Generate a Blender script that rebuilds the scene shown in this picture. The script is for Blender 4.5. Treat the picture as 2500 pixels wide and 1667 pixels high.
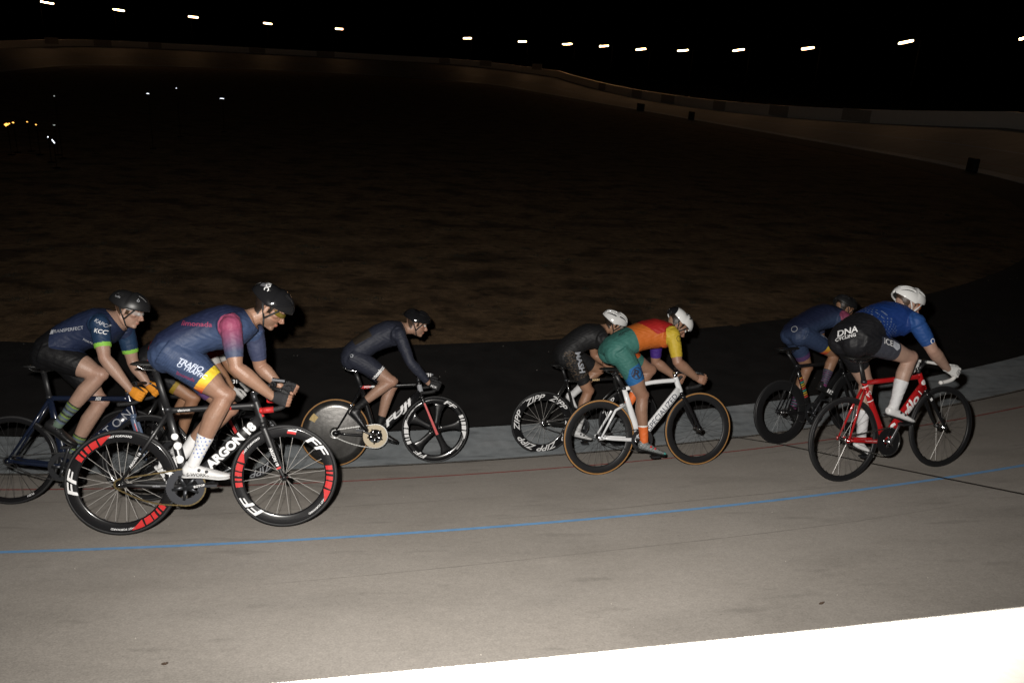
import bpy, bmesh, math, random
import numpy as np
from mathutils import Vector, Matrix
from mathutils.bvhtree import BVHTree

for _o in list(bpy.data.objects):
    bpy.data.objects.remove(_o)
random.seed(7)
RNG = np.random.default_rng(7)
SC = bpy.context.scene
COL = SC.collection
R = math.radians

# ------------------------------------------------------------------ camera
CAM = Vector((0, 0, 3.95))
PITCH, ROLL = R(19.56), R(3.14)
fw = Vector((0, math.cos(PITCH), -math.sin(PITCH)))
up = Vector((0, math.sin(PITCH), math.cos(PITCH)))
rt = Vector((1, 0, 0))
r2 = math.cos(ROLL) * rt + math.sin(ROLL) * up
u2 = -math.sin(ROLL) * rt + math.cos(ROLL) * up
cd = bpy.data.cameras.new('camera')
cd.lens = 28.0
cd.sensor_width = 36.0
cd.clip_start = 0.05
cd.clip_end = 2000
cd.dof.use_dof = True
cd.dof.focus_distance = 6.2
cd.dof.aperture_fstop = 7.1
camo = bpy.data.objects.new('camera', cd)
M3 = Matrix((r2, u2, -fw)).transposed().to_4x4()
camo.matrix_world = Matrix.Translation(CAM) @ M3
COL.objects.link(camo)
SC.camera = camo

# ------------------------------------------------------------------ night sky
w = bpy.data.worlds.new('World')
SC.world = w
w.use_nodes = True
nt = w.node_tree
bg = nt.nodes['Background']
sky = nt.nodes.new('ShaderNodeTexSky')
sky.sky_type = 'NISHITA'
sky.sun_disc = False
sky.sun_elevation = R(-8)
sky.sun_rotation = R(200)
nt.links.new(sky.outputs[0], bg.inputs[0])
bg.inputs[1].default_value = 0.003

# faint moon
sd = bpy.data.lights.new('moon', 'SUN')
sd.energy = 0.0006
sd.angle = R(0.5)
sd.color = (0.8, 0.88, 1.0)
so = bpy.data.objects.new('moon', sd)
so.rotation_euler = (R(50), 0, R(40))
COL.objects.link(so)

# the photographer's flash unit, beside and above the lens
fd = bpy.data.lights.new('camera_flash', 'SPOT')
fd.energy = 2150
fd.color = (1.0, 0.955, 0.895)
fd.shadow_soft_size = 0.03
fd.spot_size = R(122)
fd.spot_blend = 1.0
fo = bpy.data.objects.new('camera_flash', fd)
fo.location = CAM + r2 * -0.13 + u2 * 0.15
FAIM = fw + r2 * -0.03 + u2 * 0.26
fo.rotation_euler = FAIM.to_track_quat('-Z', 'Y').to_euler()
COL.objects.link(fo)

SC.view_settings.view_transform = 'Standard'
SC.view_settings.look = 'None'
SC.view_settings.exposure = 0.0
SC.view_settings.gamma = 1.0
SC.cycles.sample_clamp_indirect = 2.0
SC.cycles.max_bounces = 5

# ------------------------------------------------------------------ materials
MATS = {}


def mat(name, col=(.5, .5, .5), rough=.6, metal=0., bump=0., bscale=200., var=0., vscale=8., coat=0., emit=None, estr=0., attr=None, spec=.5, sheen=0., alpha=None, drough=0.):
    if name in MATS:
        return MATS[name]
    m = bpy.data.materials.new(name)
    m.use_nodes = True
    t = m.node_tree
    b = t.nodes['Principled BSDF']
    b.inputs['Base Color'].default_value = (*col, 1)
    b.inputs['Roughness'].default_value = rough
    b.inputs['Metallic'].default_value = metal
    b.inputs['Coat Weight'].default_value = coat
    b.inputs['Coat Roughness'].default_value = .08
    b.inputs['Specular IOR Level'].default_value = spec
    if drough and 'Diffuse Roughness' in b.inputs:
        b.inputs['Diffuse Roughness'].default_value = drough
    b.inputs['Sheen Weight'].default_value = sheen
    if alpha is not None:
        b.inputs['Alpha'].default_value = alpha
    tc = t.nodes.new('ShaderNodeTexCoord')
    src = None
    if attr:
        a = t.nodes.new('ShaderNodeAttribute')
        a.attribute_name = attr
        src = a.outputs['Color']
    if var:
        n = t.nodes.new('ShaderNodeTexNoise')
        n.inputs['Scale'].default_value = vscale
        n.inputs['Detail'].default_value = 6
        t.links.new(tc.outputs['Object'], n.inputs['Vector'])
        mp = t.nodes.new('ShaderNodeMapRange')
        mp.inputs[3].default_value = 1 - var
        mp.inputs[4].default_value = 1 + var
        t.links.new(n.outputs[0], mp.inputs[0])
        mx = t.nodes.new('ShaderNodeMix')
        mx.data_type = 'RGBA'
        mx.blend_type = 'MULTIPLY'
        mx.inputs[0].default_value = 1
        if src:
            t.links.new(src, mx.inputs[6])
        else:
            mx.inputs[6].default_value = (*col, 1)
        t.links.new(mp.outputs[0], mx.inputs[7])
        src = mx.outputs[2]
    if src:
        t.links.new(src, b.inputs['Base Color'])
    if bump:
        n = t.nodes.new('ShaderNodeTexNoise')
        n.inputs['Scale'].default_value = bscale
        n.inputs['Detail'].default_value = 4
        t.links.new(tc.outputs['Object'], n.inputs['Vector'])
        bp = t.nodes.new('ShaderNodeBump')
        bp.inputs['Strength'].default_value = bump
        bp.inputs['Distance'].default_value = .01
        t.links.new(n.outputs[0], bp.inputs['Height'])
        t.links.new(bp.outputs[0], b.inputs['Normal'])
    if emit:
        b.inputs['Emission Color'].default_value = (*emit, 1)
        b.inputs['Emission Strength'].default_value = estr
    MATS[name] = m
    return m


def ramp_mat(name, stops, scale, detail, rough, bump=0., bscale=40., fine=0., fscale=150., stretch=(1, 1, 1), blotch=None, bdist=.01, mottle=None, drough=1.):
    """ground-type material: colour ramp on noise, fine speckle, stain blotches, bump"""
    m = bpy.data.materials.new(name)
    m.use_nodes = True
    t = m.node_tree
    b = t.nodes['Principled BSDF']
    b.inputs['Roughness'].default_value = rough
    b.inputs['Specular IOR Level'].default_value = .3
    if 'Diffuse Roughness' in b.inputs:
        b.inputs['Diffuse Roughness'].default_value = drough
    tc = t.nodes.new('ShaderNodeTexCoord')
    mpg = t.nodes.new('ShaderNodeMapping')
    mpg.inputs['Scale'].default_value = stretch
    t.links.new(tc.outputs['Object'], mpg.inputs['Vector'])
    n = t.nodes.new('ShaderNodeTexNoise')
    n.inputs['Scale'].default_value = scale
    n.inputs['Detail'].default_value = detail
    n.inputs['Roughness'].default_value = .62
    t.links.new(mpg.outputs[0], n.inputs['Vector'])
    cr = t.nodes.new('ShaderNodeValToRGB')
    cr.color_ramp.elements[0].position = stops[0][0]
    cr.color_ramp.elements[0].color = (*stops[0][1], 1)
    cr.color_ramp.elements[1].position = stops[-1][0]
    cr.color_ramp.elements[1].color = (*stops[-1][1], 1)
    for p, c in stops[1:-1]:
        e = cr.color_ramp.elements.new(p)
        e.color = (*c, 1)
    t.links.new(n.outputs[0], cr.inputs[0])
    src = cr.outputs[0]

    def mul(src, noise_scale, lo, hi, det=3, st=None, contrast=None):
        nn = t.nodes.new('ShaderNodeTexNoise')
        nn.inputs['Scale'].default_value = noise_scale
        nn.inputs['Detail'].default_value = det
        if st:
            mg = t.nodes.new('ShaderNodeMapping')
            mg.inputs['Scale'].default_value = st
            t.links.new(tc.outputs['Object'], mg.inputs['Vector'])
            t.links.new(mg.outputs[0], nn.inputs['Vector'])
        else:
            t.links.new(tc.outputs['Object'], nn.inputs['Vector'])
        mr = t.nodes.new('ShaderNodeMapRange')
        if contrast:
            mr.inputs[1].default_value, mr.inputs[2].default_value = contrast
        else:
            mr.inputs[1].default_value, mr.inputs[2].default_value = .3, .7
        mr.inputs[3].default_value = lo
        mr.inputs[4].default_value = hi
        t.links.new(nn.outputs[0], mr.inputs[0])
        mx = t.nodes.new('ShaderNodeMix')
        mx.data_type = 'RGBA'
        mx.blend_type = 'MULTIPLY'
        mx.inputs[0].default_value = 1
        t.links.new(src, mx.inputs[6])
        t.links.new(mr.outputs[0], mx.inputs[7])
        return mx.outputs[2]
    if fine:
        src = mul(src, fscale, 1 - fine, 1 + fine, 2)
    if mottle:
        src = mul(src, mottle[0], 1 - mottle[1], 1 + mottle[1], 4)
    if blotch:
        for bsc, lo, c0, c1, st in blotch:
            src = mul(src, bsc, lo, 1, 5, st, (c0, c1))
    t.links.new(src, b.inputs['Base Color'])
    if bump:
        n2 = t.nodes.new('ShaderNodeTexNoise')
        n2.inputs['Scale'].default_value = bscale
        n2.inputs['Detail'].default_value = 6
        t.links.new(tc.outputs['Object'], n2.inputs['Vector'])
        bp = t.nodes.new('ShaderNodeBump')
        bp.inputs['Strength'].default_value = bump
        bp.inputs['Distance'].default_value = bdist
        t.links.new(n2.outputs[0], bp.inputs['Height'])
        t.links.new(bp.outputs[0], b.inputs['Normal'])
    return m


# ------------------------------------------------------------------ object helpers
def V(*a):
    return Vector(a[0]) if len(a) == 1 else Vector(a)


def tag(o, label=None, cat=None, group=None, kind=None):
    if label:
        o['label'] = label
    if cat:
        o['category'] = cat
    if group:
        o['group'] = group
    if kind:
        o['kind'] = kind
    return o


def empty(name, mw=None):
    o = bpy.data.objects.new(name, None)
    o.empty_display_size = .1
    COL.objects.link(o)
    if mw is not None:
        o.matrix_world = mw
    return o


def link(name, me, mats, parent=None, smooth=True):
    o = bpy.data.objects.new(name, me)
    if not isinstance(mats, (list, tuple)):
        mats = [mats]
    for m in mats:
        me.materials.append(m)
    if smooth:
        me.polygons.foreach_set('use_smooth', [True] * len(me.polygons))
        me.update()
    COL.objects.link(o)
    if parent:
        o.parent = parent
    return o


class MB:
    def __init__(s):
        s.v = []
        s.f = []
        s.m = []

    def add(s, v, f, mi=0):
        k = len(s.v)
        s.v += [tuple(p) for p in v]
        s.f += [tuple(i + k for i in q) for q in f]
        s.m += [mi] * len(f)
        return s

    def box(s, c, h, rot=None, mi=0):
        c = V(c)
        vs = []
        for x in (-1, 1):
            for y in (-1, 1):
                for z in (-1, 1):
                    p = Vector((x * h[0], y * h[1], z * h[2]))
                    vs.append(c + (rot @ p if rot else p))
        fs = [(0, 1, 3, 2), (4, 6, 7, 5), (0, 4, 5, 1), (2, 3, 7, 6), (0, 2, 6, 4), (1, 5, 7, 3)]
        return s.add(vs, fs, mi)

    def tube(s, pts, rad, n=10, side=(0, 1, 0), mi=0, cap=True, power=2., closed=False):
        pts = [V(p) for p in pts]
        k = len(pts)
        if not isinstance(rad, (list, tuple)) or (isinstance(rad, tuple) and len(rad) == 2 and k != 2):
            rad = [rad] * k
        side = V(side).normalized()
        vs = []
        for i, p in enumerate(pts):
            if closed:
                t = pts[(i + 1) % k] - pts[i - 1]
            else:
                t = pts[min(i + 1, k - 1)] - pts[max(i - 1, 0)]
            t.normalize()
            sd_ = side - t * side.dot(t)
            if sd_.length < .05:
                sd_ = t.orthogonal()
            sd_.normalize()
            uu = t.cross(sd_)
            rr = rad[i]
            a, b = rr if isinstance(rr, (tuple, list)) else (rr, rr)
            for j in range(n):
                th = 2 * math.pi * j / n
                c_, s_ = math.cos(th), math.sin(th)
                if power != 2:
                    c_ = math.copysign(abs(c_) ** (2 / power), c_)
                    s_ = math.copysign(abs(s_) ** (2 / power), s_)
                vs.append(p + sd_ * (a * c_) + uu * (b * s_))
        fs = []
        for i in range(k if closed else k - 1):
            i2 = (i + 1) % k
            for j in range(n):
                j2 = (j + 1) % n
                fs.append((i * n + j, i * n + j2, i2 * n + j2, i2 * n + j))
        if cap and not closed:
            fs.append(tuple(range(n))[::-1])
            fs.append(tuple((k - 1) * n + j for j in range(n)))
        return s.add(vs, fs, mi)

    def lathe(s, prof, n=48, axis='y', c=(0, 0, 0), mi=0, closed=True, mfun=None):
        """prof: list of (radius, along axis)"""
        c = V(c)
        vs = []
        k = len(prof)
        for j in range(n):
            th = 2 * math.pi * j / n
            for (r, a) in prof:
                if axis == 'y':
                    vs.append(c + Vector((r * math.cos(th), a, r * math.sin(th))))
                elif axis == 'z':
                    vs.append(c + Vector((r * math.cos(th), r * math.sin(th), a)))
                else:
                    vs.append(c + Vector((a, r * math.cos(th), r * math.sin(th))))
        fs = []
        for j in range(n):
            j2 = (j + 1) % n
            for i in range(k if closed else k - 1):
                i2 = (i + 1) % k
                fs.append((j * k + i, j * k + i2, j2 * k + i2, j2 * k + i))
        return s.add(vs, fs, mi)

    def ball(s, c, r, n=14, m=9, rot=None, mi=0):
        c = V(c)
        rr = (r, r, r) if not isinstance(r, (tuple, list)) else r
        vs = []
        for i in range(m + 1):
            ph = math.pi * i / m
            for j in range(n):
                th = 2 * math.pi * j / n
                p = Vector((rr[0] * math.sin(ph) * math.cos(th), rr[1] * math.sin(ph) * math.sin(th), rr[2] * math.cos(ph)))
                vs.append(c + (rot @ p if rot else p))
        fs = []
        for i in range(m):
            for j in range(n):
                j2 = (j + 1) % n
                fs.append((i * n + j, (i + 1) * n + j, (i + 1) * n + j2, i * n + j2))
        return s.add(vs, fs, mi)

    def mesh(s, name):
        me = bpy.data.meshes.new(name)
        me.from_pydata(s.v, [], s.f)
        me.polygons.foreach_set('material_index', s.m)
        me.validate()
        bm = bmesh.new()
        bm.from_mesh(me)
        bmesh.ops.remove_doubles(bm, verts=bm.verts, dist=1e-6)
        bmesh.ops.recalc_face_normals(bm, faces=bm.faces)
        bm.to_mesh(me)
        bm.free()
        return me

    def build(s, name, mats, parent=None, smooth=True):
        return link(name, s.mesh(name), mats, parent, smooth)


def cr(pts, n=6, closed=False):
    """Catmull-Rom through points"""
    pts = [V(p) for p in pts]
    out = []
    k = len(pts)
    rng_ = range(k if closed else k - 1)
    for i in rng_:
        if closed:
            p0, p1, p2, p3 = pts[i - 1], pts[i], pts[(i + 1) % k], pts[(i + 2) % k]
        else:
            p0, p1, p2, p3 = pts[max(i - 1, 0)], pts[i], pts[i + 1], pts[min(i + 2, k - 1)]
        for j in range(n):
            t = j / n
            out.append(.5 * ((2 * p1) + (p2 - p0) * t + (2 * p0 - 5 * p1 + 4 * p2 - p3) * t * t + (3 * p1 - p0 - 3 * p2 + p3) * t ** 3))
    if not closed:
        out.append(pts[-1])
    return out


def lerp_list(vals, n):
    out = []
    for i in range(len(vals) - 1):
        for j in range(n):
            t = j / n
            a, b = vals[i], vals[i + 1]
            if isinstance(a, tuple):
                out.append(tuple(x + (y - x) * t for x, y in zip(a, b)))
            else:
                out.append(a + (b - a) * t)
    out.append(vals[-1])
    return out


# lettering: flat glyph outlines, cut finely enough to follow a curved surface
def glyphs(body, size=1., bold=0., shear=0., width=1., cuts=(0, 0)):
    cu = bpy.data.curves.new('glyphs', 'FONT')
    cu.body = body
    cu.size = size
    cu.offset = bold * size
    cu.shear = shear
    cu.align_x = 'CENTER'
    cu.resolution_u = 3
    ob = bpy.data.objects.new('glyphs', cu)
    me = bpy.data.meshes.new_from_object(ob)
    bpy.data.objects.remove(ob)
    bm = bmesh.new()
    bm.from_mesh(me)
    bpy.data.meshes.remove(me)
    if not bm.verts:
        return bm
    xs = [v.co.x for v in bm.verts]
    ys = [v.co.y for v in bm.verts]
    cx, cy = (min(xs) + max(xs)) / 2, (min(ys) + max(ys)) / 2
    for v in bm.verts:
        v.co.x = (v.co.x - cx) * width
        v.co.y -= cy
    x0, x1 = (min(xs) - cx) * width, (max(xs) - cx) * width
    y0, y1 = min(ys) - cy, max(ys) - cy
    for i in range(1, cuts[0]):
        g = bm.verts[:] + bm.edges[:] + bm.faces[:]
        bmesh.ops.bisect_plane(bm, geom=g, plane_co=(x0 + (x1 - x0) * i / cuts[0], 0, 0), plane_no=(1, 0, 0))
    for i in range(1, cuts[1]):
        g = bm.verts[:] + bm.edges[:] + bm.faces[:]
        bmesh.ops.bisect_plane(bm, geom=g, plane_co=(0, y0 + (y1 - y0) * i / cuts[1], 0), plane_no=(0, 1, 0))
    return bm


def poly2(pts, cuts=(0, 0)):
    """a flat printed shape"""
    bm = bmesh.new()
    bm.faces.new([bm.verts.new((x, y, 0)) for x, y in pts])
    x0, x1 = min(p[0] for p in pts), max(p[0] for p in pts)
    y0, y1 = min(p[1] for p in pts), max(p[1] for p in pts)
    for i in range(1, cuts[0]):
        bmesh.ops.bisect_plane(bm, geom=bm.verts[:] + bm.edges[:] + bm.faces[:], plane_co=(x0 + (x1 - x0) * i / cuts[0], 0, 0), plane_no=(1, 0, 0))
    for i in range(1, cuts[1]):
        bmesh.ops.bisect_plane(bm, geom=bm.verts[:] + bm.edges[:] + bm.faces[:], plane_co=(0, y0 + (y1 - y0) * i / cuts[1], 0), plane_no=(0, 1, 0))
    return bm


def ring2(r0, r1, n=32):
    bm = bmesh.new()
    a = [bm.verts.new((r0 * math.cos(2 * math.pi * i / n), r0 * math.sin(2 * math.pi * i / n), 0)) for i in range(n)]
    b = [bm.verts.new((r1 * math.cos(2 * math.pi * i / n), r1 * math.sin(2 * math.pi * i / n), 0)) for i in range(n)]
    for i in range(n):
        j = (i + 1) % n
        bm.faces.new((a[i], a[j], b[j], b[i]))
    return bm


def disc2(r0, n=24, rings=3):
    bm = bmesh.new()
    prev = None
    c = bm.verts.new((0, 0, 0))
    for k in range(1, rings + 1):
        q = r0 * k / rings
        a = [bm.verts.new((q * math.cos(2 * math.pi * i / n), q * math.sin(2 * math.pi * i / n), 0)) for i in range(n)]
        for i in range(n):
            j = (i + 1) % n
            if prev is None:
                bm.faces.new((c, a[i], a[j]))
            else:
                bm.faces.new((prev[i], a[i], a[j], prev[j]))
        prev = a
    return bm


def put_bm(bm, fn, name, material, parent, rot=0., off=(0, 0)):
    """map a flat bmesh through fn(u, v) -> 3-D point and link it"""
    c_, s_ = math.cos(rot), math.sin(rot)
    dead = []
    for v in bm.verts:
        x, y = v.co.x, v.co.y
        p = fn(c_ * x - s_ * y + off[0], s_ * x + c_ * y + off[1])
        if p is None:
            dead.append(v)
        else:
            v.co = p
    if dead:
        bmesh.ops.delete(bm, geom=dead, context='VERTS')
    me = bpy.data.meshes.new(name)
    bm.to_mesh(me)
    bm.free()
    if not me.polygons:
        bpy.data.meshes.remove(me)
        return None
    return link(name, me, material, parent, False)


# ------------------------------------------------------------------ the oval
C1 = np.array([-7.654, 36.344])
PHI = R(107)
AX = np.array([math.cos(PHI), math.sin(PHI)])
NR = np.array([math.sin(PHI), -math.cos(PHI)])
LEN = 78.
C2 = C1 + AX * LEN
R_DIRT, R_BAND, R_BANK, R_WALL = 26.35, 29.13, 29.793, 36.42
SL = .362


def slope_at(al):
    if al < 0 or al > LEN:
        return SL
    return .04 + .21 * (abs(al - LEN / 2) / (LEN / 2)) ** 2


def arc_slope(t):
    k = min(1., max(0., (abs(t) - R(42)) / R(48)))
    return SL + (.25 - SL) * k * k * (3 - 2 * k)


STN = []   # (base xy, outward dir xy, slope)


def _arc(c, a0, a1, n):
    for i in range(n):
        a = a0 + (a1 - a0) * i / n
        STN.append((c, np.array([math.cos(a), math.sin(a)]), arc_slope(a - (a0 + a1) / 2)))


aN = math.atan2(NR[1], NR[0])
_arc(C1, aN - math.pi, aN, 300)
for i in range(40):
    al = LEN * i / 40
    STN.append((C1 + AX * al, NR, slope_at(al)))
_arc(C2, aN, aN + math.pi, 90)
for i in range(40):
    al = LEN * (1 - i / 40)
    STN.append((C1 + AX * al, -NR, slope_at(al)))


def zat(r, s):
    return s * max(r - R_BANK, 0)


def strip(name, prof, m, subset=None, smooth=True, closed_prof=False):
    """sweep prof(s) -> [(r, z)] round the oval"""
    st = STN if subset is None else subset
    vs, fs = [], []
    k = len(prof(SL))
    for b, d, s in st:
        for r, z in prof(s):
            vs.append((b[0] + d[0] * r, b[1] + d[1] * r, z))
    n = len(st)
    for i in range(n if subset is None else n - 1):
        i2 = (i + 1) % n
        for j in range(k if closed_prof else k - 1):
            j2 = (j + 1) % k
            fs.append((i * k + j, i * k + j2, i2 * k + j2, i2 * k + j))
    me = bpy.data.meshes.new(name)
    me.from_pydata(vs, [], fs)
    bm = bmesh.new()
    bm.from_mesh(me)
    bmesh.ops.recalc_face_normals(bm, faces=bm.faces)
    bm.to_mesh(me)
    bm.free()
    o = link(name, me, m, None, smooth)
    # normals up
    return o


def flip_up(o):
    me = o.data
    if me.polygons and sum(p.normal.z * p.area for p in me.polygons) < 0:
        me.flip_normals()


M_CONC = ramp_mat('track_concrete', [(.3, (.151, .138, .123)), (.5, (.171, .157, .141)), (.7, (.184, .170, .154))], .7, 9, .75, bump=.3, bscale=90, fine=.17, fscale=120,
                  mottle=(28, .06), blotch=[(1.1, .88, .34, .50, (1, 1.8, 1)), (4.5, .84, .29, .38, (.5, 1.6, 1)), (30, .55, .225, .285, None)], bdist=.004)
M_BAND = ramp_mat('band_concrete', [(.3, (.135, .148, .158)), (.5, (.172, .186, .195)), (.72, (.215, .225, .232))], 1.6, 8, .7, bump=.2, bscale=90, fine=.12, fscale=170,
                  mottle=(9, .12), blotch=[(2.4, .7, .34, .46, (1, 3, 1))], bdist=.004)
M_ASPH = ramp_mat('apron_asphalt', [(.35, (.0062, .0057, .0057)), (.65, (.0105, .0095, .0093))], 2.5, 6, .9, bump=.7, bscale=120, fine=.25, fscale=240, bdist=.006)
M_DIRT = ramp_mat('infield_dirt', [(.28, (.066, .040, .021)), (.45, (.108, .067, .035)), (.6, (.136, .086, .046)), (.75, (.175, .115, .065))], 1.3, 10, .95, bump=.6, bscale=26, fine=.16, fscale=70,
                  mottle=(7, .25), blotch=[(.8, .42, .36, .50, (1, 1.5, 1)), (3.1, .5, .34, .44, (.8, 1.3, 1))], bdist=.04, drough=.3)
M_GRND = ramp_mat('night_ground', [(.3, (.02, .018, .012)), (.7, (.05, .045, .03))], .3, 6, .95)
M_BLUE = mat('blue_line_paint', (.088, .188, .33), .6, var=.22, vscale=14, drough=1., bump=.2, bscale=120)
M_RED = mat('red_line_paint', (.16, .03, .026), .65, var=.3, vscale=11, drough=1.)
M_BLK = mat('black_line_paint', (.028, .024, .022), .65, var=.4, vscale=12)
M_WALLW = mat('white_wall_paint', (.76, .72, .66), .5, var=.08, vscale=3, bump=.1, bscale=60)

# far ground to the horizon
mb = MB()
G = 900
mb.add([(-G, -G, -.35), (G, -G, -.35), (G, G, -.35), (-G, G, -.35)], [(0, 1, 2, 3)])
tag(mb.build('ground', M_GRND, None, False), 'dark night ground beyond the velodrome', kind='structure')

# infield dirt, uneven
offs = list(np.arange(26.42, 15, -.12)) + list(np.arange(15, 0, -1.0)) + [0.0]
vs, fs = [], []
for b, d, s in STN:
    for r in offs:
        p = b + d * r
        vs.append((p[0], p[1], 0))
va = np.array(vs)


def wav(p, f, ph):
    return np.sin(p[:, 0] * f + ph + 1.7 * np.sin(p[:, 1] * f * .7 + ph * 2)) * np.sin(p[:, 1] * f * 1.1 - ph + 1.3 * np.sin(p[:, 0] * f * .6))


va[:, 2] = -.012 + .010 * wav(va, 1.3, .4) + .007 * wav(va, 3.7, 1.9) + .004 * wav(va, 9.1, 4.) + RNG.normal(0, .003, len(va))
k, n = len(offs), len(STN)
for i in range(n):
    i2 = (i + 1) % n
    for j in range(k - 1):
        fs.append((i * k + j, i * k + j + 1, i2 * k + j + 1, i2 * k + j))
me = bpy.data.meshes.new('infield_dirt')
me.from_pydata(va.tolist(), [], fs)
o = link('infield_dirt', me, M_DIRT)
flip_up(o)
tag(o, 'bare brown dirt infield inside the track', kind='structure')

for nm, r0, r1, m, lb in (('asphalt_apron', R_DIRT, R_BAND, M_ASPH, 'black asphalt apron between dirt and track'),):
    o = strip(nm, lambda s: [(r0 - .25, -.09), (r0, -.002), (r0 + .3, .0), ((r0 + r1) / 2, 0), (r1 + .01, 0)], m)
    flip_up(o)
    tag(o, lb, kind='structure')
o = strip('inner_band', lambda s: [(R_BAND, -.05), (R_BAND + .004, .018), (R_BAND + .05, .022), (R_BANK, .022), (R_BANK + .12, .022 + s * .12), (30.06, .0 + zat(30.06, s) + .004)], M_BAND)
flip_up(o)
tag(o, 'blue grey concrete band along the foot of the track', kind='structure')
o = strip('track_surface', lambda s: [(r, zat(r, s)) for r in (30.055, 30.5, 31, 32, 33, 34, 35, 36, R_WALL + .02)], M_CONC)
flip_up(o)
tag(o, 'tan concrete banked track', kind='structure')
for nm, r0, r1, m, lb in (('black_line', 30.10, 30.145, M_BLK, 'thin black line along the foot of the track'),
                          ('red_line', 30.81, 30.85, M_RED, 'thin red line round the track'),
                          ('blue_line', 32.742, 32.795, M_BLUE, 'light blue line round the track')):
    o = strip(nm, lambda s: [(r0, zat(r0, s) + .004), (r1, zat(r1, s) + .004)], m)
    flip_up(o)
    tag(o, lb, kind='structure')
# dark cross line over the banking
mb = MB()
jp = [np.array(p) for p in ((2.52, 8.09), (2.82, 7.37), (3.17, 6.12), (3.56, 4.84), (3.98, 3.3), (4.2, 2.4))]


def zworld(x, y):
    return zat(math.hypot(x - C1[0], y - C1[1]), SL)


pth = []
for a, b in zip(jp[:-1], jp[1:]):
    for t in np.linspace(0, 1, 9)[:-1]:
        pth.append(a + (b - a) * t)
vv = []
for i, p in enumerate(pth):
    t = pth[min(i + 1, len(pth) - 1)] - pth[max(i - 1, 0)]
    t = t / np.linalg.norm(t)
    nn = np.array([-t[1], t[0]])
    for sg in (-.017, .017):
        q = p + nn * sg
        vv.append((q[0], q[1], zworld(*q) + .008))
mb.add(vv, [(2 * i, 2 * i + 1, 2 * i + 3, 2 * i + 2) for i in range(len(pth) - 1)])
o = mb.build('cross_line', M_BLK, None, False)
flip_up(o)
tag(o, 'dark line painted straight across the banking', kind='structure')

# faint rubber marks left along the track
vs, fs = [], []
for (ac, r, span, wd, dr) in ((-84, 31.35, 9, .016, .10), (-79, 31.9, 6, .020, -.12), (-71, 31.1, 7, .015, .05), (-66, 32.3, 6, .018, .15), (-75, 33.5, 8, .014, -.2), (-88, 32.45, 5, .022, .05), (-69, 34.3, 4, .014, .12),
                              (-81, 34.9, 3, .016, -.1), (-62, 31.4, 6, .016, -.05), (-92, 31.8, 6, .015, .1), (-74, 32.55, 5, .025, .02), (-85.5, 33.2, 4, .013, .08)):
    n = 40
    k = len(vs)
    for i in range(n + 1):
        t = i / n
        a = R(ac + span * (t - .5))
        rr_ = r + dr * (t - .5) + .02 * math.sin(t * 7 + r)
        h = wd * math.sin(math.pi * t) ** .5 * (.75 + .25 * math.sin(i * 1.9 + r * 5))
        for sg in (-.5, .5):
            q = rr_ + sg * h
            vs.append((C1[0] + q * math.cos(a), C1[1] + q * math.sin(a), zat(q, SL) + .003))
    fs += [(k + 2 * i, k + 2 * i + 1, k + 2 * i + 3, k + 2 * i + 2) for i in range(n)]
me = bpy.data.meshes.new('tyre_marks')
me.from_pydata(vs, [], fs)
o = link('tyre_marks', me, mat('rubbed_concrete', (.122, .111, .099), .75, var=.25, vscale=25, drough=1.), None, False)
flip_up(o)
tag(o, 'faint dark rubber marks along the concrete', kind='structure')

# outer wall and bank of earth
o = strip('outer_wall', lambda s: [(R_WALL, zat(R_WALL, s) - .1), (R_WALL, zat(R_WALL, s) + .897), (R_WALL + .003, zat(R_WALL, s) + .900), (R_WALL + .36, zat(R_WALL, s) + .900),
                                   (R_WALL + .368, zat(R_WALL, s) + .892), (R_WALL + .368, zat(R_WALL, s) - .3)], M_WALLW, smooth=False)
tag(o, 'low white wall with a flat top round the outside of the track', 'wall')
o = strip('embankment', lambda s: [(R_WALL + .37, zat(R_WALL, s) - .1), (R_WALL + 4.5, zat(R_WALL, s) - .12), (R_WALL + 14, -.3), (R_WALL + 15, -.4)], M_GRND)
flip_up(o)
tag(o, 'dark earth bank outside the wall', kind='structure')

# dry stubble on the dirt
vs, fs = [], []
for i in range(9000):
    a = aN - math.pi / 2 + RNG.uniform(-.75, .95)
    r = R_DIRT + .06 - abs(RNG.normal(0, 1)) * 4.5
    if r < 12:
        continue
    cx, cy = C1[0] + r * math.cos(a), C1[1] + r * math.sin(a)
    if math.sin(cx * 1.1 + 2 * math.sin(cy * .8)) * math.sin(cy * 1.7 + math.sin(cx)) < RNG.uniform(-.9, .9):
        continue
    for q in range(3):
        th = RNG.uniform(0, 6.28)
        h = RNG.uniform(.004, .022)
        l = RNG.uniform(.01, .05)
        x0, y0 = cx + RNG.normal(0, .02), cy + RNG.normal(0, .02)
        wd = .004
        k = len(vs)
        vs += [(x0 - wd * math.sin(th), y0 + wd * math.cos(th), -.02), (x0 + wd * math.sin(th), y0 - wd * math.cos(th), -.02), (x0 + l * math.cos(th), y0 + l * math.sin(th), h)]
        fs.append((k, k + 1, k + 2))
me = bpy.data.meshes.new('dry_grass')
me.from_pydata(vs, [], fs)
o = link('dry_grass', me, mat('dry_straw', (.085, .058, .033), .95, var=.4, vscale=3), None, False)
tag(o, 'short dry stubble scattered over the dirt', 'grass', kind='stuff')

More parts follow.
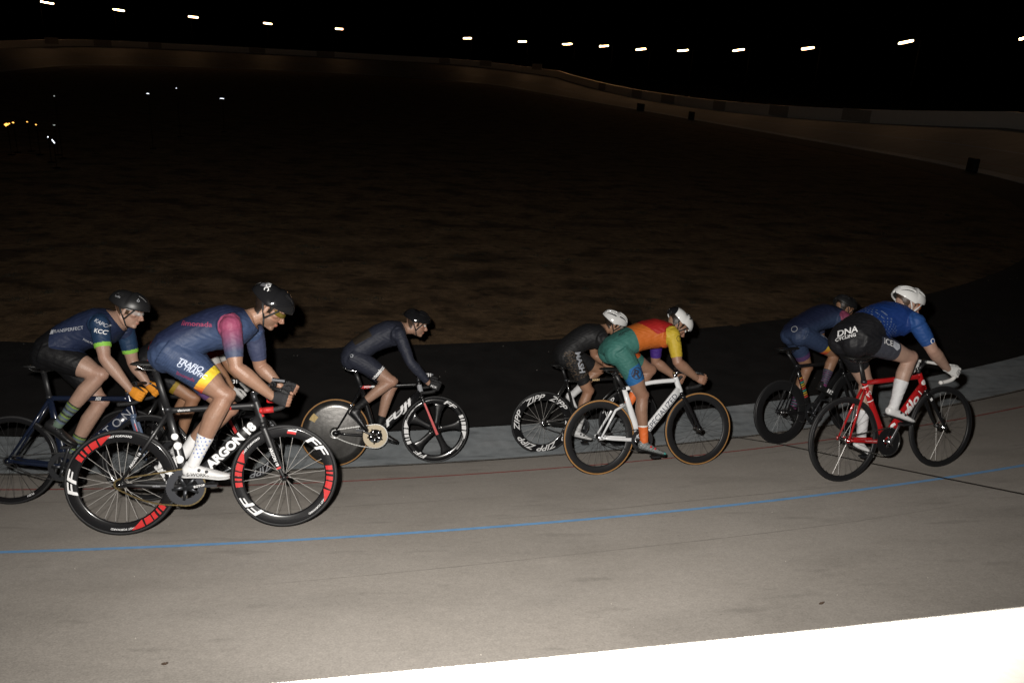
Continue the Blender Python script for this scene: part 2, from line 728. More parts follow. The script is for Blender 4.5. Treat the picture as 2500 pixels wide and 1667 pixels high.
# low dark weeds in clumps on the dirt
vs, fs = [], []
for i in range(230):
    a = aN - math.pi / 2 + RNG.uniform(-.7, .9)
    r = R_DIRT - .1 - abs(RNG.normal(0, 1)) * 5.5
    if r < 9:
        continue
    cx, cy = C1[0] + r * math.cos(a), C1[1] + r * math.sin(a)
    sz = RNG.uniform(.05, .26)
    for q in range(int(40 + 260 * sz)):
        th, rr_ = RNG.uniform(0, 6.28), abs(RNG.normal(0, sz * .6))
        x0, y0 = cx + rr_ * 1.5 * math.cos(th), cy + rr_ * .8 * math.sin(th)
        h = RNG.uniform(.01, .05) * (1.1 - min(1, rr_ / sz) * .6)
        ph = RNG.uniform(0, 6.28)
        wd, l = RNG.uniform(.003, .007), RNG.uniform(.005, .04)
        k = len(vs)
        vs += [(x0 - wd * math.sin(ph), y0 + wd * math.cos(ph), -.02), (x0 + wd * math.sin(ph), y0 - wd * math.cos(ph), -.02), (x0 + l * math.cos(ph), y0 + l * math.sin(ph), h)]
        fs.append((k, k + 1, k + 2))
me = bpy.data.meshes.new('low_weeds')
me.from_pydata(vs, [], fs)
o = link('low_weeds', me, mat('dry_weed', (.03, .024, .013), .9, var=.4, vscale=3), None, False)
tag(o, 'dark low weeds in clumps on the dirt', 'weeds', kind='stuff')
# pale grit on the asphalt and concrete
vs, fs = [], []
for i in range(420):
    a = aN - math.pi / 2 + RNG.uniform(-.55, .6)
    r = RNG.uniform(R_DIRT, 36.2)
    cx, cy = C1[0] + r * math.cos(a), C1[1] + r * math.sin(a)
    s_ = RNG.uniform(.002, .0075) if r < R_BAND else RNG.uniform(.0012, .0035)
    z = zat(r, SL) + (.026 if R_BAND < r < 30.06 else .002)
    k = len(vs)
    ph = RNG.uniform(0, 6.28)
    for q in range(4):
        vs.append((cx + s_ * math.cos(ph + q * 1.57) * RNG.uniform(.7, 1.3), cy + s_ * math.sin(ph + q * 1.57) * RNG.uniform(.7, 1.3), z))
    vs.append((cx, cy, z + s_))
    fs += [(k, k + 1, k + 4), (k + 1, k + 2, k + 4), (k + 2, k + 3, k + 4), (k + 3, k, k + 4)]
me = bpy.data.meshes.new('grit')
me.from_pydata(vs, [], fs)
o = link('grit', me, mat('pale_grit', (.4, .37, .33), .9, var=.4, vscale=2), None, False)
tag(o, 'tiny pale grit scattered on asphalt and concrete', 'grit', kind='stuff')

# small leaf litter and grit on the concrete
M_LEAF = mat('dead_leaf', (.05, .03, .018), .8, var=.3)
M_CHIP = mat('pale_chip', (.62, .58, .52), .7)


def unp(px, py):
    d = fw + r2 * ((px - 1250) / 1944.4) - u2 * ((py - 833.5) / 1944.4)
    t = 1.5
    while t < 40:
        p = CAM + d * t
        if p.z < zworld(p.x, p.y):
            return p
        t += .004


for i, (px, py, a, kind) in enumerate(((2005, 1475, .3, 'leaf'), (402, 1623, .1, 'leaf'))):
    p = unp(px, py)
    mb = MB()
    L_ = .013
    pts = [(-L_, 0, .004), (-L_ * .3, L_ * .35, .008), (L_ * .5, L_ * .28, .006), (L_ * 1.1, 0, .011), (L_ * .5, -L_ * .3, .004), (-L_ * .3, -L_ * .33, .003)]
    ca, sa = math.cos(a), math.sin(a)
    top = [(p.x + x * ca - y * sa, p.y + x * sa + y * ca, p.z + z + .004 + SL * -(y) * .9) for x, y, z in pts]
    bot = [(x, y, z - .0035) for x, y, z in top]
    n = len(top)
    mb.add(top + bot, [tuple(range(n)), tuple(range(2 * n - 1, n - 1, -1))] + [(j, n + j, n + (j + 1) % n, (j + 1) % n) for j in range(n)])
    o = mb.build('dead_leaf', M_LEAF, None, False)
    tag(o, ('dark dead leaf on the concrete near the white wall at right', 'small dark leaf on the concrete at the bottom left',
            'thin dark twig-like leaf on the concrete below the blue line at left', 'faint dry leaf on the concrete below the blue line at right')[i], 'leaf', 'dead leaves lying on the concrete')

# ------------------------------------------------------------------ floodlights and far details
M_GLOW = mat('floodlight_glow', (1, 1, 1), .5, emit=(1.0, .56, .27), estr=100.)
M_POLE = mat('pole_dark', (.002, .002, .002), .9, spec=.0)


def oval_dir(x, y):
    wv = np.array([x, y]) - C1
    al = float(np.clip(wv @ AX, 0, LEN))
    d = wv - AX * al
    return d / np.linalg.norm(d), slope_at(float(wv @ AX))


LMP = [(-67.83, 120.14, 7.81, 2.3), (-63.15, 131.27, 7.68, 2.15), (-55.28, 140.35, 7.5, 2.0), (-44.93, 146.6, 7.26, 1.9), (-33.26, 149.33, 7.09, 1.75), (-10.33, 143.75, 6.6, 1.8),
       (-.98, 135.7, 6.41, 1.8), (5.69, 124.18, 6.2, 1.75), (9.87, 110.68, 5.95, 1.65), (13.23, 99.7, 5.62, 1.55), (16.3, 89.66, 5.55, 1.47), (19.53, 79.11, 5.67, 1.37), (22.6, 69.07, 5.86, 1.3),
       (25.78, 58.67, 6.31, 1.3), (28.66, 49.55, 6.53, 1.2)]
ORD = ['leftmost', 'second from left', 'third from left', 'fourth from left', 'fifth from left', 'sixth from left', 'seventh from left', 'eighth from left',
       'ninth from left', 'tenth from left', 'eleventh from left', 'fourth from right', 'third from right', 'second from right', 'last, cut by the right edge']
for i, (x, y, z, L_) in enumerate(LMP):
    d, s = oval_dir(x, y)
    base = V(x + d[0] * 1.2, y + d[1] * 1.2, zat(R_WALL, s) - .12)
    root = empty('floodlight', Matrix.Translation(base))
    tag(root, 'lit white floodlight on a dark pole beyond the track, ' + ORD[i], 'floodlight', 'floodlights round the track')
    dv = V(d[0], d[1], 0)
    tv = V(-d[1], d[0], 0)
    h = z - base.z
    m = MB()
    m.tube([(0, 0, 0), (0, 0, h * .5), (0, 0, h + .25)], [.09, .07, .05], 10)
    m.build('pole', M_POLE, root)
    m = MB()
    m.tube([V(0, 0, h + .2), -dv * .6 + V(0, 0, h + .22), -dv * 1.2 + V(0, 0, h + .14)], [.035, .03, .03], 8, side=(0, 0, 1))
    m.build('arm', M_POLE, root)
    # each head is aimed across the track, tipped down and rolled a little on its arm
    fc = V(-x, -y, 0).normalized()
    rot = Matrix((V(-fc.y, fc.x, 0), fc * -1, V(0, 0, 1))).transposed()
    rot = rot @ Matrix.Rotation(R(-[-7, -6.6, -6, -4.5, -1.5, 3, 3.5, 5, 6, 8, 8, 11, 11, 15, 15][i]), 3, 'Y') @ Matrix.Rotation(R(-38), 3, 'X')
    hd_ = [.26, .25, .22, .21, .16, .20, .20, .22, .22, .22, .21, .22, .22, .24, .24][i]
    c = -dv * 1.2 + V(0, 0, h + .05)
    m = MB()
    m.box(c + rot @ V(0, 0, .055), (L_ * .34 + .01, hd_ * .22 + .012, .035), rot)
    hd = m.build('lamp_head', M_POLE, root, False)
    m = MB()
    m.box(c - rot @ V(0, 0, .012), (L_ * .34, hd_ * .22, .02), rot)
    m.build('light_panel', M_GLOW, root, False)

# dark boards on the far wall
BRD = [(-66.27, 117.27), (-63.56, 126.01), (-59.03, 133.45), (-46.11, 143.77), (-35.2, 147.0), (-14.08, 143.41), (-6.84, 138.6), (1.5, 128.31), (9.48, 104.72), (12.56, 94.64), (14.84, 87.17),
       (17.93, 77.07), (20.7, 68.02), (23.46, 58.98)]
ORDN = ['first', 'second', 'third', 'fourth', 'fifth', 'sixth', 'seventh', 'eighth', 'ninth', 'tenth', 'eleventh', 'twelfth', 'thirteenth', 'fourteenth']
M_BOARD = mat('dark_board', (.36, .33, .29), .8, var=.2)
for i, (x, y) in enumerate(BRD):
    d, s = oval_dir(x, y)
    dv, tv = V(d[0], d[1], 0), V(-d[1], d[0], 0)
    wv = np.array([x, y]) - C1
    al = float(np.clip(wv @ AX, 0, LEN))
    pw = C1 + AX * al + d * (R_WALL - .03)
    wid = 1.3 + .25 * math.sin(i * 2.1)
    root = MB().box(V(pw[0], pw[1], zat(R_WALL, s) + .47), (wid, .025, .42), Matrix((tv, dv, V(0, 0, 1))).transposed()).build('wall_board', M_BOARD, None, False)
    tag(root, 'dark board on the inner face of the far wall, %s from the left' % ORDN[i], 'board', 'dark boards on the far wall')

# low dark marker blocks by the foot of the far track
for i, (x, y, lb) in enumerate(((9.06, 75.75, 'in the middle of the far straight'), (5.4, 74.06, 'furthest left on the far straight'), (12.26, 66.27, 'left of the bend on the far straight'), (21.3, 38.6, 'largest, close to the right edge'))):
    d, s = oval_dir(x, y)
    dv, tv = V(d[0], d[1], 0), V(-d[1], d[0], 0)
    wv = np.array([x, y]) - C1
    pw = C1 + AX * float(np.clip(wv @ AX, 0, LEN)) + d * 29.0
    rt3 = Matrix((tv, dv, V(0, 0, 1))).transposed()
    root = empty('marker_block', Matrix.Translation(V(pw[0], pw[1], 0)))
    tag(root, 'low dark block at the far track foot, ' + lb, 'marker', 'dark blocks along the far track')
    m = MB()
    m.box((0, 0, .32), (.30, .14, .32), rt3)
    b_ = m.build('pad', mat('pad_vinyl', (.012, .012, .013), .7), root, False)
    bv = b_.modifiers.new('bevel', 'BEVEL')
    bv.width = .06
    bv.segments = 3
    for sx in (-.13, .13):
        MB().ball(rt3 @ V(sx, -.14, .42), .012, 8, 6).build('reflector', mat('reflector', (.8, .8, .8), .2, metal=.5), root)

# lights and low furniture far across the infield on the left
M_ORG = mat('orange_lamp_glow', (1, .5, .1), .5, emit=(1., .42, .08), estr=3.2)
M_WHT = mat('white_lamp_glow', (1, 1, 1), .5, emit=(.85, .9, 1.), estr=2.6)
M_DIM = mat('dim_lamp_glow', (1, 1, 1), .5, emit=(.8, .9, .85), estr=.5)
IL = [((-17.18, 27.08, 1.0), 'o', (.05, .035), 'large orange lamp in a cluster at the left edge'), ((-17.34, 27.68, 1.0), 'o', (.03, .02), 'small orange lamp right of the orange cluster'),
      ((-17.16, 28.18, 1.0), 'o', (.022, .016), 'dim red orange lamp alone across the infield'), ((-16.42, 27.44, 1.0), 'o', (.024, .018), 'small amber lamp low beside the dim orange one'),
      ((-15.91, 27.62, 1.0), 'd', (.035, .014), 'faint grey lamp right of the amber lamp'), ((-15.18, 25.92, .8), 'w', (.014, .02), 'tiny white lamp just above the slanted white lamp'),
      ((-14.42, 24.87, .8), 's', (.07, .013), 'slanted white tube lamp low in the infield at left'), ((-15.39, 26.95, 2.0), 'd', (.02, .015), 'faint white lamp high at the left of the infield'),
      ((-14.02, 30.72, 2.0), 'w', (.05, .012), 'short white bar lamp, left of the small round one'), ((-14.8, 35.14, 2.0), 'w', (.018, .014), 'small round white lamp between two bar lamps'),
      ((-13.93, 38.0, 1.5), 'w', (.095, .014), 'white bar lamp furthest right in the infield')]
for (p, kk, (a, b), lb) in IL:
    root = empty('infield_lamp', Matrix.Translation(V(p[0], p[1], 0)))
    tag(root, lb, 'lamp', 'small lamps across the infield')
    MB().tube([(0, 0, 0), (0, 0, p[2] - b)], .007, 6).lathe([(.0, 0), (.12, 0), (.12, .015), (.0, .03)], 12, 'z', closed=False).build('stand', M_POLE, root)
    m = MB()
    if kk == 's':
        m.tube([V(-.035, 0, p[2] + .06), V(.035, 0, p[2] - .05)], .014, 8)
    else:
        m.tube([V(-a, 0, p[2]), V(-a * .4, 0, p[2] + b * .12), V(a * .4, 0, p[2]), V(a, 0, p[2] - b * .1)], [b * .5, b, b, b * .5], 8)
        if a > .045 and kk == 'o':
            m.ball((-.07, 0, .985), .022).ball((.085, 0, 1.03), .02).ball((-.04, 0, .95), .02)
    m.build('glowing_tube', {'o': M_ORG, 'w': M_WHT, 's': M_WHT, 'd': M_DIM}[kk], root)
# ------------------------------------------------------------------ bicycles
RW = .336
SKEW = {}


def bike_matrix(base, yaw, lean):
    return Matrix.Translation(V(base)) @ Matrix.Rotation(R(yaw), 4, 'Z') @ Matrix.Rotation(R(-lean), 4, 'X')


def fmat(name, col, rough=.35, coat=.5, metal=0.):
    return mat(name, col, rough, metal=metal, coat=coat, var=.06, vscale=30)


M_TYRE = mat('tyre_rubber', (.014, .014, .015), .55, bump=.25, bscale=500)
M_TAN = mat('tan_sidewall', (.34, .17, .05), .7, var=.12, vscale=30)
M_CARB = mat('carbon_gloss', (.011, .011, .012), .22, coat=.8)
M_CARBM = mat('carbon_matt', (.012, .012, .013), .45)
M_SPOKE = mat('spoke_steel', (.62, .6, .57), .45, metal=.35)
M_SPOKEG = mat('spoke_grey', (.16, .155, .15), .3, metal=.9)
M_SPOKEB = mat('spoke_black', (.05, .05, .052), .35, metal=.6)
M_SILV = mat('polished_alloy', (.72, .72, .73), .18, metal=1.)
M_DARKM = mat('dark_alloy', (.06, .062, .068), .4, metal=.7)
M_WHITE = mat('white_print', (.8, .8, .8), .5)
M_REDP = mat('red_print', (.55, .02, .02), .45)
M_GREYP = mat('grey_print', (.3, .31, .33), .5)
M_GOLD = mat('gold_chain', (.55, .42, .2), .32, metal=1.)
M_SADDLE = mat('saddle_black', (.012, .012, .012), .5, bump=.2, bscale=300)
M_TAPE = mat('bar_tape_black', (.013, .013, .014), .6, bump=.5, bscale=220)
M_TAPEW = mat('bar_tape_white', (.75, .74, .72), .5, bump=.3, bscale=220)
M_REFL = mat('reflective_print', (.9, .9, .9), .5)


def wheel(parent, hub_x, spec, front):
    """rim mesh is the wheel part; tyre, hub, spokes and lettering are its pieces"""
    ri = spec.get('rin', .258)
    c = V(hub_x, 0, RW)
    kind = spec.get('kind', 'spoked')
    ro = .318
    wy = .0125
    rm = spec.get('rim_mat', M_CARB)

    def side_y(r):
        t = max(0., min(1., (r - ri) / (ro - ri)))
        return .0045 + (wy + .0005 - .0045) * min(1, (t * 2.2)) ** .6
    if kind == 'disc':
        prof = [(.318, wy), (.25, .0165), (.15, .022), (.06, .027), (.02, .028), (.02, -.028), (.06, -.027), (.15, -.022), (.25, -.0165), (.318, -wy)]
        o = MB().lathe(prof, 72, c=c, closed=True).build('wheel', mat('disc_carbon', (.095, .092, .088), .30, coat=.5, bump=.08, bscale=24, var=.55, vscale=26, metal=.75), parent)
    elif kind == 'five':
        m = MB().lathe([(ro, wy), (.295, .014), (.275, .0125), (.262, .006), (.262, -.006), (.275, -.0125), (.295, -.014), (ro, -wy)], 72, c=c)
        for k in range(5):
            a = spec.get('rot', 0.) + k * 2 * math.pi / 5
            d = V(math.cos(a), 0, math.sin(a))
            pts = [c + d * q for q in (.02, .07, .13, .19, .24, .275)]
            m.tube(pts, [(.018, .036), (.015, .03), (.012, .03), (.011, .036), (.010, .056), (.008, .095)], 12, side=(0, 1, 0))
        m.lathe([(.035, .028), (.035, -.028), (.0, -.03), (.0, .03)], 24, c=c, closed=False)
        o = m.build('wheel', M_CARB, parent)
        ri = .262
    else:
        prof = [(ro, wy)] + [(ro - (ro - ri) * q, side_y(ro - (ro - ri) * q)) for q in (.1, .25, .45, .65, .85, .96)] + [(ri, .002), (ri, -.002)]
        prof += [(r_, -y_) for r_, y_ in prof[6::-1]]
        o = MB().lathe(prof, 72, c=c).build('wheel', rm, parent)
    # tyre
    tm = spec.get('tyre', M_TYRE)
    pr = []
    for j in range(12):
        th = 2 * math.pi * j / 12
        pr.append((.3238 + .0122 * math.cos(th), .0122 * math.sin(th)))
    if spec.get('tan'):
        m = MB().lathe(pr, 72, c=c)
        me = m.mesh('tyre')
        ty = link('tyre', me, [M_TYRE, M_TAN], o)
        for p in me.polygons:
            q = p.center - c
            rr = math.hypot(q.x, q.z)
            if rr < .3285 and rr > .3125:
                p.material_index = 1
    else:
        ty = MB().lathe(pr, 72, c=c).build('tyre', tm, o)
    # hub and spokes
    hw = .046 if front else .055
    if kind == 'spoked':
        fl = spec.get('flange', .021)
        MB().lathe([(.0, -hw), (.008, -hw), (.008, -.036), (fl, -.034), (fl, -.029), (.012, -.025), (.011, .025), (fl, .029), (fl, .034), (.008, .036), (.008, hw), (.0, hw)], 20, c=c, closed=False).build('hub', spec.get('hub', M_SILV), o)
        ns = spec.get('ns', 24)
        m = MB()
        for k in range(ns):
            a = 2 * math.pi * (k + .3) / ns
            sy = -1 if k % 2 else 1
            a2 = a + (0.55 if (k // 2) % 2 else -.55) * spec.get('cross', 1.)
            m.tube([c + V(fl * math.cos(a2), sy * .031, fl * math.sin(a2)), c + V((ri + .004) * math.cos(a), 0, (ri + .004) * math.sin(a))], spec.get('sr', .0011), 4, side=(0, 1, 0))
        s_ = m.build('spoke_set', spec.get('spoke', M_SPOKE), o, False)
        s_['kind'] = 'stuff'
        m = MB()
        for k in range(ns):
            a = 2 * math.pi * (k + .3) / ns
            m.box(c + V((ri - .004) * math.cos(a), 0, (ri - .004) * math.sin(a)), (.003, .0025, .003))
        s_ = m.build('nipple_set', M_SILV, o, False)
        s_['kind'] = 'stuff'
    else:
        MB().lathe([(.0, -hw), (.009, -hw), (.012, -.03), (.012, .03), (.009, hw), (.0, hw)], 16, c=c, closed=False).build('hub', M_DARKM, o)
    # lettering on the near face
    for d in spec.get('decals', []):
        r0 = d.get('r', (ri + ro) / 2)

        def fn(u, v, d=d, r0=r0):
            a = R(d['a']) - u / r0
            r_ = r0 + v
            if kind == 'disc':
                yy = .0135 + (.318 - r_) * .05
            elif kind == 'five':
                yy = .0142 - max(0, (.285 - r_)) * .12
            else:
                yy = side_y(r_)
            return c + V(r_ * math.cos(a), -(yy + .0012), r_ * math.sin(a))
        if 'text' in d:
            bm = glyphs(d['text'], d['size'], d.get('bold', .03), d.get('shear', 0), d.get('width', 1.), (d.get('cuts', 14), 4))
        else:
            bm = poly2(d['poly'], (12, 3))
        put_bm(bm, fn, 'rim_lettering', d.get('mat', M_WHITE), o)
    return o


def ffwd(phase, size=.072, white_only=False):
    out = []
    rd = M_WHITE if white_only else M_REDP
    for k in (0, 180):
        out.append(dict(a=phase + k + 6, text='FF', size=size, bold=.02, width=2.3, shear=.25))
        # the blocky W and D
        for q, wdt in ((-27, .018), (-34, .010), (-41, .016), (-50, .026)):
            out.append(dict(a=phase + k + q, poly=[(-wdt, -.022), (wdt - .006, -.022), (wdt, .020), (-wdt + .006, .020)], mat=rd))
        out.append(dict(a=phase + k - 61, poly=[(-.02, -.024), (.0, -.015), (.05, .012), (.055, .022), (-.02, .022)], mat=rd))
        out.append(dict(a=phase + k - 82, text='FAST FORWARD', size=.017, bold=.02, r=.297, width=1.15, cuts=24))
    return out


def zipp(phases):
    return [dict(a=a, text='ZIPP', size=.085, bold=.012, shear=.45, width=1.25, cuts=20) for a in phases]


def make_bike(name, S):
    mw = bike_matrix(S['base'], S['yaw'], S['lean'])
    root = empty('bicycle', mw)
    tag(root, S['label'], 'bicycle', 'track bicycles in the race')
    S['root'] = root
    wb = S['wb']
    BB = V(S.get('bb', (.387, 0, .288)))
    SCL = V(S['sc'][0], 0, S['sc'][1])
    HT = V(S['htt'][0], 0, S['htt'][1])
    HB = V(S['htb'][0], 0, S['htb'][1])
    RH = V(0, 0, RW)
    FH = V(wb, 0, RW)
    fm = S['frame']
    aero = S.get('aero', True)
    dtr = S.get('dt', (.019, .034))
    ttr = S.get('tt', (.016, .019))
    m = MB()
    m.tube([BB + (SCL - BB) * q for q in (0, .3, .7, 1.02)], [(.02, .03), (.017, .03), (.016, .026), (.016, .022)] if aero else .0155, 14)
    hd = HB + (HT - HB) * .25
    m.tube([BB + (hd - BB) * q for q in (0, .25, .75, 1)], [dtr] * 4, 16, power=2.4)
    hu = HB + (HT - HB) * .85
    m.tube(cr([SCL + (hu - SCL) * 0, SCL + (hu - SCL) * .5 + V(0, 0, S.get('ttbow', 0)), hu], 5), [ttr] * 11, 14, power=2.2)
    m.tube([HB - (HT - HB) * .08, HB, HB + (HT - HB) * .5, HT, HT + (HT - HB) * .06], [(.021, .024), (.021, .027), (.018, .026), (.019, .023), (.018, .02)], 14)
    m.lathe([(.0, -.034), (.022, -.034), (.023, 0), (.022, .034), (.0, .034)], 20, c=BB, closed=False)
    for sy in (-1, 1):
        m.tube([BB + V(-.02, sy * .024, 0), BB + (RH - BB) * .3 + V(0, sy * .034, -.004), BB + (RH - BB) * .75 + V(0, sy * .052, -.002), RH + V(.02, sy * .056, 0)], [(.011, .018), (.009, .017), (.008, .013), (.006, .011)], 10)
        m.tube([SCL + V(-.004, sy * .016, S.get('ssdrop', -.02)), SCL + (RH - SCL) * .4 + V(0, sy * .034, -.012), RH + V(.004, sy * .056, .012)], [(.009, .013), (.007, .012), (.006, .008)], 10)
        m.box(RH + V(.012, sy * .057, 0), (.03, .0035, .014))
    fr = m.build('frame', fm, root)
    # lettering and stripes on tubes
    for d in S.get('decals', []):
        p0, p1, ab = {'dt': (BB, hd, dtr), 'tt': (SCL, hu, ttr), 'st': (BB, SCL, (.017, .029)), 'cs': (RH + V(.0, -.05, 0), BB + V(0, -.03, 0), (.010, .014)), 'ht': (HB, HT, (.0185, .026)),
                      'fk': (FH + V(0, -.05, 0), HB + V(0, -.03, -.02), (.011, .016)), 'ss': (RH + V(0, -.056, .012), SCL + V(0, -.016, -.02), (.008, .01))}[d['on']]
        t = (p1 - p0).normalized()
        L_ = (p1 - p0).length
        perp = V(-t.z, 0, t.x)

        def fn(u, v, p0=p0, t=t, perp=perp, ab=ab, L_=L_, d=d):
            s_ = d['at'] * L_ + u
            q = p0 + t * s_ + perp * v
            yy = ab[0] * max(0., 1 - min(1, abs(v) / ab[1]) ** 2.4) ** (1 / 2.4)
            q.y -= yy + .0015
            return q
        if 'text' in d:
            bm = glyphs(d['text'], d['size'], d.get('bold', .03), d.get('shear', 0), d.get('width', 1.), (0, 6))
        elif 'disc' in d:
            bm = disc2(d['disc'])
        else:
            bm = poly2(d['poly'], (2, 4))
        put_bm(bm, fn, d.get('name', 'frame_lettering'), d.get('mat', M_WHITE), fr, R(d.get('rot', 0)), (0, d.get('v', 0)))
    # fork
    m = MB()
    m.tube([HB + V(0, 0, .01), HB - (HT - HB).normalized() * .028], [(.026, .026), (.034, .022)], 12)
    fl = []
    for sy in (-1, 1):
        m.tube(cr([HB - (HT - HB).normalized() * .02 + V(0, sy * .026, 0), HB + (FH - HB) * .35 + V(-.002, sy * .037, 0), HB + (FH - HB) * .75 + V(-.006, sy * .047, 0), FH + V(0, sy * .05, 0)], 4),
               lerp_list([(.012, .021), (.010, .019), (.008, .014), (.007, .01)], 4), 12)
        m.lathe([(.0, -.008), (.013, -.008), (.013, .008), (.0, .008)], 12, c=FH + V(0, sy * .052, 0), closed=False)
    fk = m.build('fork', S.get('fork', fm), root)
    for d in S.get('fork_decals', []):
        p1 = HB + V(0, -.026, -.02)
        p0 = FH + V(0, -.05, 0)
        t = (p1 - p0).normalized()
        perp = V(-t.z, 0, t.x)

        def fn(u, v, p0=p0, p1=p1, t=t, perp=perp, d=d):
            s_ = (p1 - p0).length * d['at'] + u
            q = p0 + t * s_ + perp * v
            q.y -= .0145
            q.x -= .004
            return q
        bm = glyphs(d['text'], d['size'], .02, 0, 1., (0, 3)) if 'text' in d else poly2(d['poly'], (4, 3))
        put_bm(bm, fn, 'fork_stripe', d.get('mat', M_WHITE), fk, R(d.get('rot', 0)))
    # seatpost and saddle
    SD = V(S['sad'][0], 0, S['sad'][1])          # rear top of the saddle
    clampp = SD + V(.13, 0, -.055)
    m = MB()
    m.tube([SCL - (clampp - SCL).normalized() * .03, SCL + (clampp - SCL) * .5, clampp], [(.0135, .016 if not aero else .021)] * 3, 12)
    m.lathe([(.0, -.02), (.017, -.02), (.017, .02), (.0, .02)], 12, c=clampp, closed=False)
    sp = m.build('seatpost', S.get('post', M_CARBM), root)
    MB().lathe([(.021, -.012), (.024, -.012), (.024, .012), (.021, .012)], 16, 'z', c=SCL + (clampp - SCL).normalized() * .01).build('seat_clamp', M_DARKM, root)
    m = MB()
    secs = [(0., .064, .006, .0), (.02, .072, .012, .0), (.06, .072, .016, -.001), (.11, .055, .018, -.006), (.15, .034, .018, -.008), (.2, .022, .017, -.007), (.25, .019, .015, -.007), (.272, .012, .008, -.012)]
    m.tube([SD + V(x, 0, dz - .012) for x, a, b, dz in secs], [(a, b) for x, a, b, dz in secs], 16)
    sa = m.build('saddle', M_SADDLE, root)
    for sy in (-1, 1):
        m = MB()
        m.tube(cr([SD + V(.03, sy * .03, -.022), SD + V(.08, sy * .024, -.05), SD + V(.17, sy * .022, -.05), SD + V(.24, sy * .012, -.024)], 4), .0035, 6)
        m.build('saddle_rail', M_SILV, sa)
    # stem, bars
    CL = V(S['clamp'][0], 0, S['clamp'][1])
    axd = (HT - HB).normalized()
    top = HT + axd * S.get('stem_up', .035)
    m = MB()
    m.tube([HT + axd * .0, top + axd * .012], .018, 14)
    m.tube([top - (CL - top).normalized() * .0, top + (CL - top) * .5, CL], [.016, .0145, .0155], 12)
    m.lathe([(.0, -.024), (.02, -.024), (.02, .024), (.0, .024)], 16, c=CL, closed=False)
    st = m.build('stem', S.get('stem', M_DARKM), root)
    MB().lathe([(.0, .0), (.015, .0), (.014, .008), (.0, .009)], 12, 'z', c=top + axd * .012, closed=False).build('stem_cap', S.get('cap', M_SILV), st)
    m = MB()
    hooks = []
    W_ = S.get('barw', .195)
    rise = S.get('rise', 0.)
    for sy in (-1, 1):
        pth = cr([CL, CL + V(0, sy * .07, 0), CL + V(.006, sy * .13, -.002), CL + V(.03, sy * (W_ - .018), -.006), CL + V(.07, sy * W_, -.014)], 5)
        m.tube(pth, .0125, 10, side=(1, 0, 0))
        hk = cr([CL + V(.07, sy * W_, -.014), CL + V(.105, sy * W_, -.04), CL + V(.108, sy * (W_ + .002), -.08), CL + V(.07, sy * (W_ + .004), -.118), CL + V(.01, sy * (W_ + .006), -.132), CL + V(-.055, sy * (W_ + .008), -.136)], 5)
        hooks.append(hk)
    hb = m.build('handlebar', S.get('bar', M_CARBM), root)
    for sy, hk in zip((-1, 1), hooks):
        MB().tube(hk, .0155, 10).build('bar_tape', S.get('tape', M_TAPE), hb)
        MB().lathe([(.0, -.012), (.013, -.010), (.0165, .0), (.0165, .012), (.0, .012)], 10, 'x', c=hk[-1], closed=False).build('bar_plug', S.get('plug', M_TAPE), hb)
        for g in S.get('grips', []):
            MB().tube([CL + V(.02, sy * (W_ + .006), -.131), CL + V(-.05, sy * (W_ + .008), -.136)], .019, 12).build('grip', g, hb)
    if S.get('computer'):
        m = MB()
        m.box(CL + V(.035, -.01, .028), (.04, .026, .007), Matrix.Rotation(R(8), 3, 'Y'))
        cp = m.build('bike_computer', M_DARKM, root, False)
        if isinstance(S['computer'], str):
            put_bm(glyphs(S['computer'], .045, .03), lambda u, v: CL + V(.035 + u, -.038, .02 + v), 'number', M_WHITE, cp)
    # drivetrain
    ca = R(S['crank'])
    cy_ = -.048
    rr = S.get('ring', .108)
    m = MB()
    nt_ = 48
    vs_, fs_ = [], []
    hole = S.get('ring_in', .07)
    for k in range(nt_ * 2):
        a = math.pi * k / nt_
        ro_ = rr + (.004 if k % 2 else -.001)
        for (q, y_) in ((hole, cy_ - .002), (ro_, cy_ - .002), (ro_, cy_ + .002), (hole, cy_ + .002)):
            vs_.append(BB + V(q * math.cos(a), y_, q * math.sin(a)))
    nn = nt_ * 2
    for k in range(nn):
        k2 = (k + 1) % nn
        for j in range(4):
            j2 = (j + 1) % 4
            fs_.append((k * 4 + j, k * 4 + j2, k2 * 4 + j2, k2 * 4 + j))
    m.add(vs_, fs_)
    ringo = m.build('chainring', S.get('ring_mat', M_DARKM), root, False)
    m = MB()
    for k in range(5):
        a = ca + 2 * math.pi * (k + .5) / 5
        d = V(math.cos(a), 0, math.sin(a))
        m.tube([BB + d * .01 + V(0, cy_ - .006, 0), BB + d * (hole + .012) + V(0, cy_ - .004, 0)], [(.004, .014), (.003, .008)], 8)
    m.lathe([(.0, -.072), (.016, -.072), (.022, -.05), (.022, -.03), (.0, -.03)], 18, c=BB, closed=False)
    m.build('spider', S.get('spider', S.get('crank_mat', M_DARKM)), ringo)
    for sg, yy in ((1, -1), (-1, 1)):
        d = V(math.cos(ca), 0, math.sin(ca)) * sg
        tip = BB + d * .168
        m = MB()
        m.tube([BB + V(0, yy * .064, 0) - d * .012, BB + d * .05 + V(0, yy * .07, 0), BB + d * .12 + V(0, yy * .076, 0), tip + V(0, yy * .078, 0) + d * .012], [(.009, .017), (.007, .0135), (.0065, .012), (.006, .012)], 12)
        arm = m.build('crank_arm', S.get('crank_mat', M_DARKM), root)
        if S.get('crank_text') and sg == 1:
            put_bm(glyphs(S['crank_text'], .02, .03), lambda u, v: BB + d * (.09 + u) + V(-d.z, 0, d.x) * v + V(0, -.0855, 0), 'crank_lettering', M_WHITE, arm)
        m = MB()
        m.tube([tip + V(0, yy * .08, 0), tip + V(0, yy * .14, 0)], [.007, .006], 8, side=(1, 0, 0))
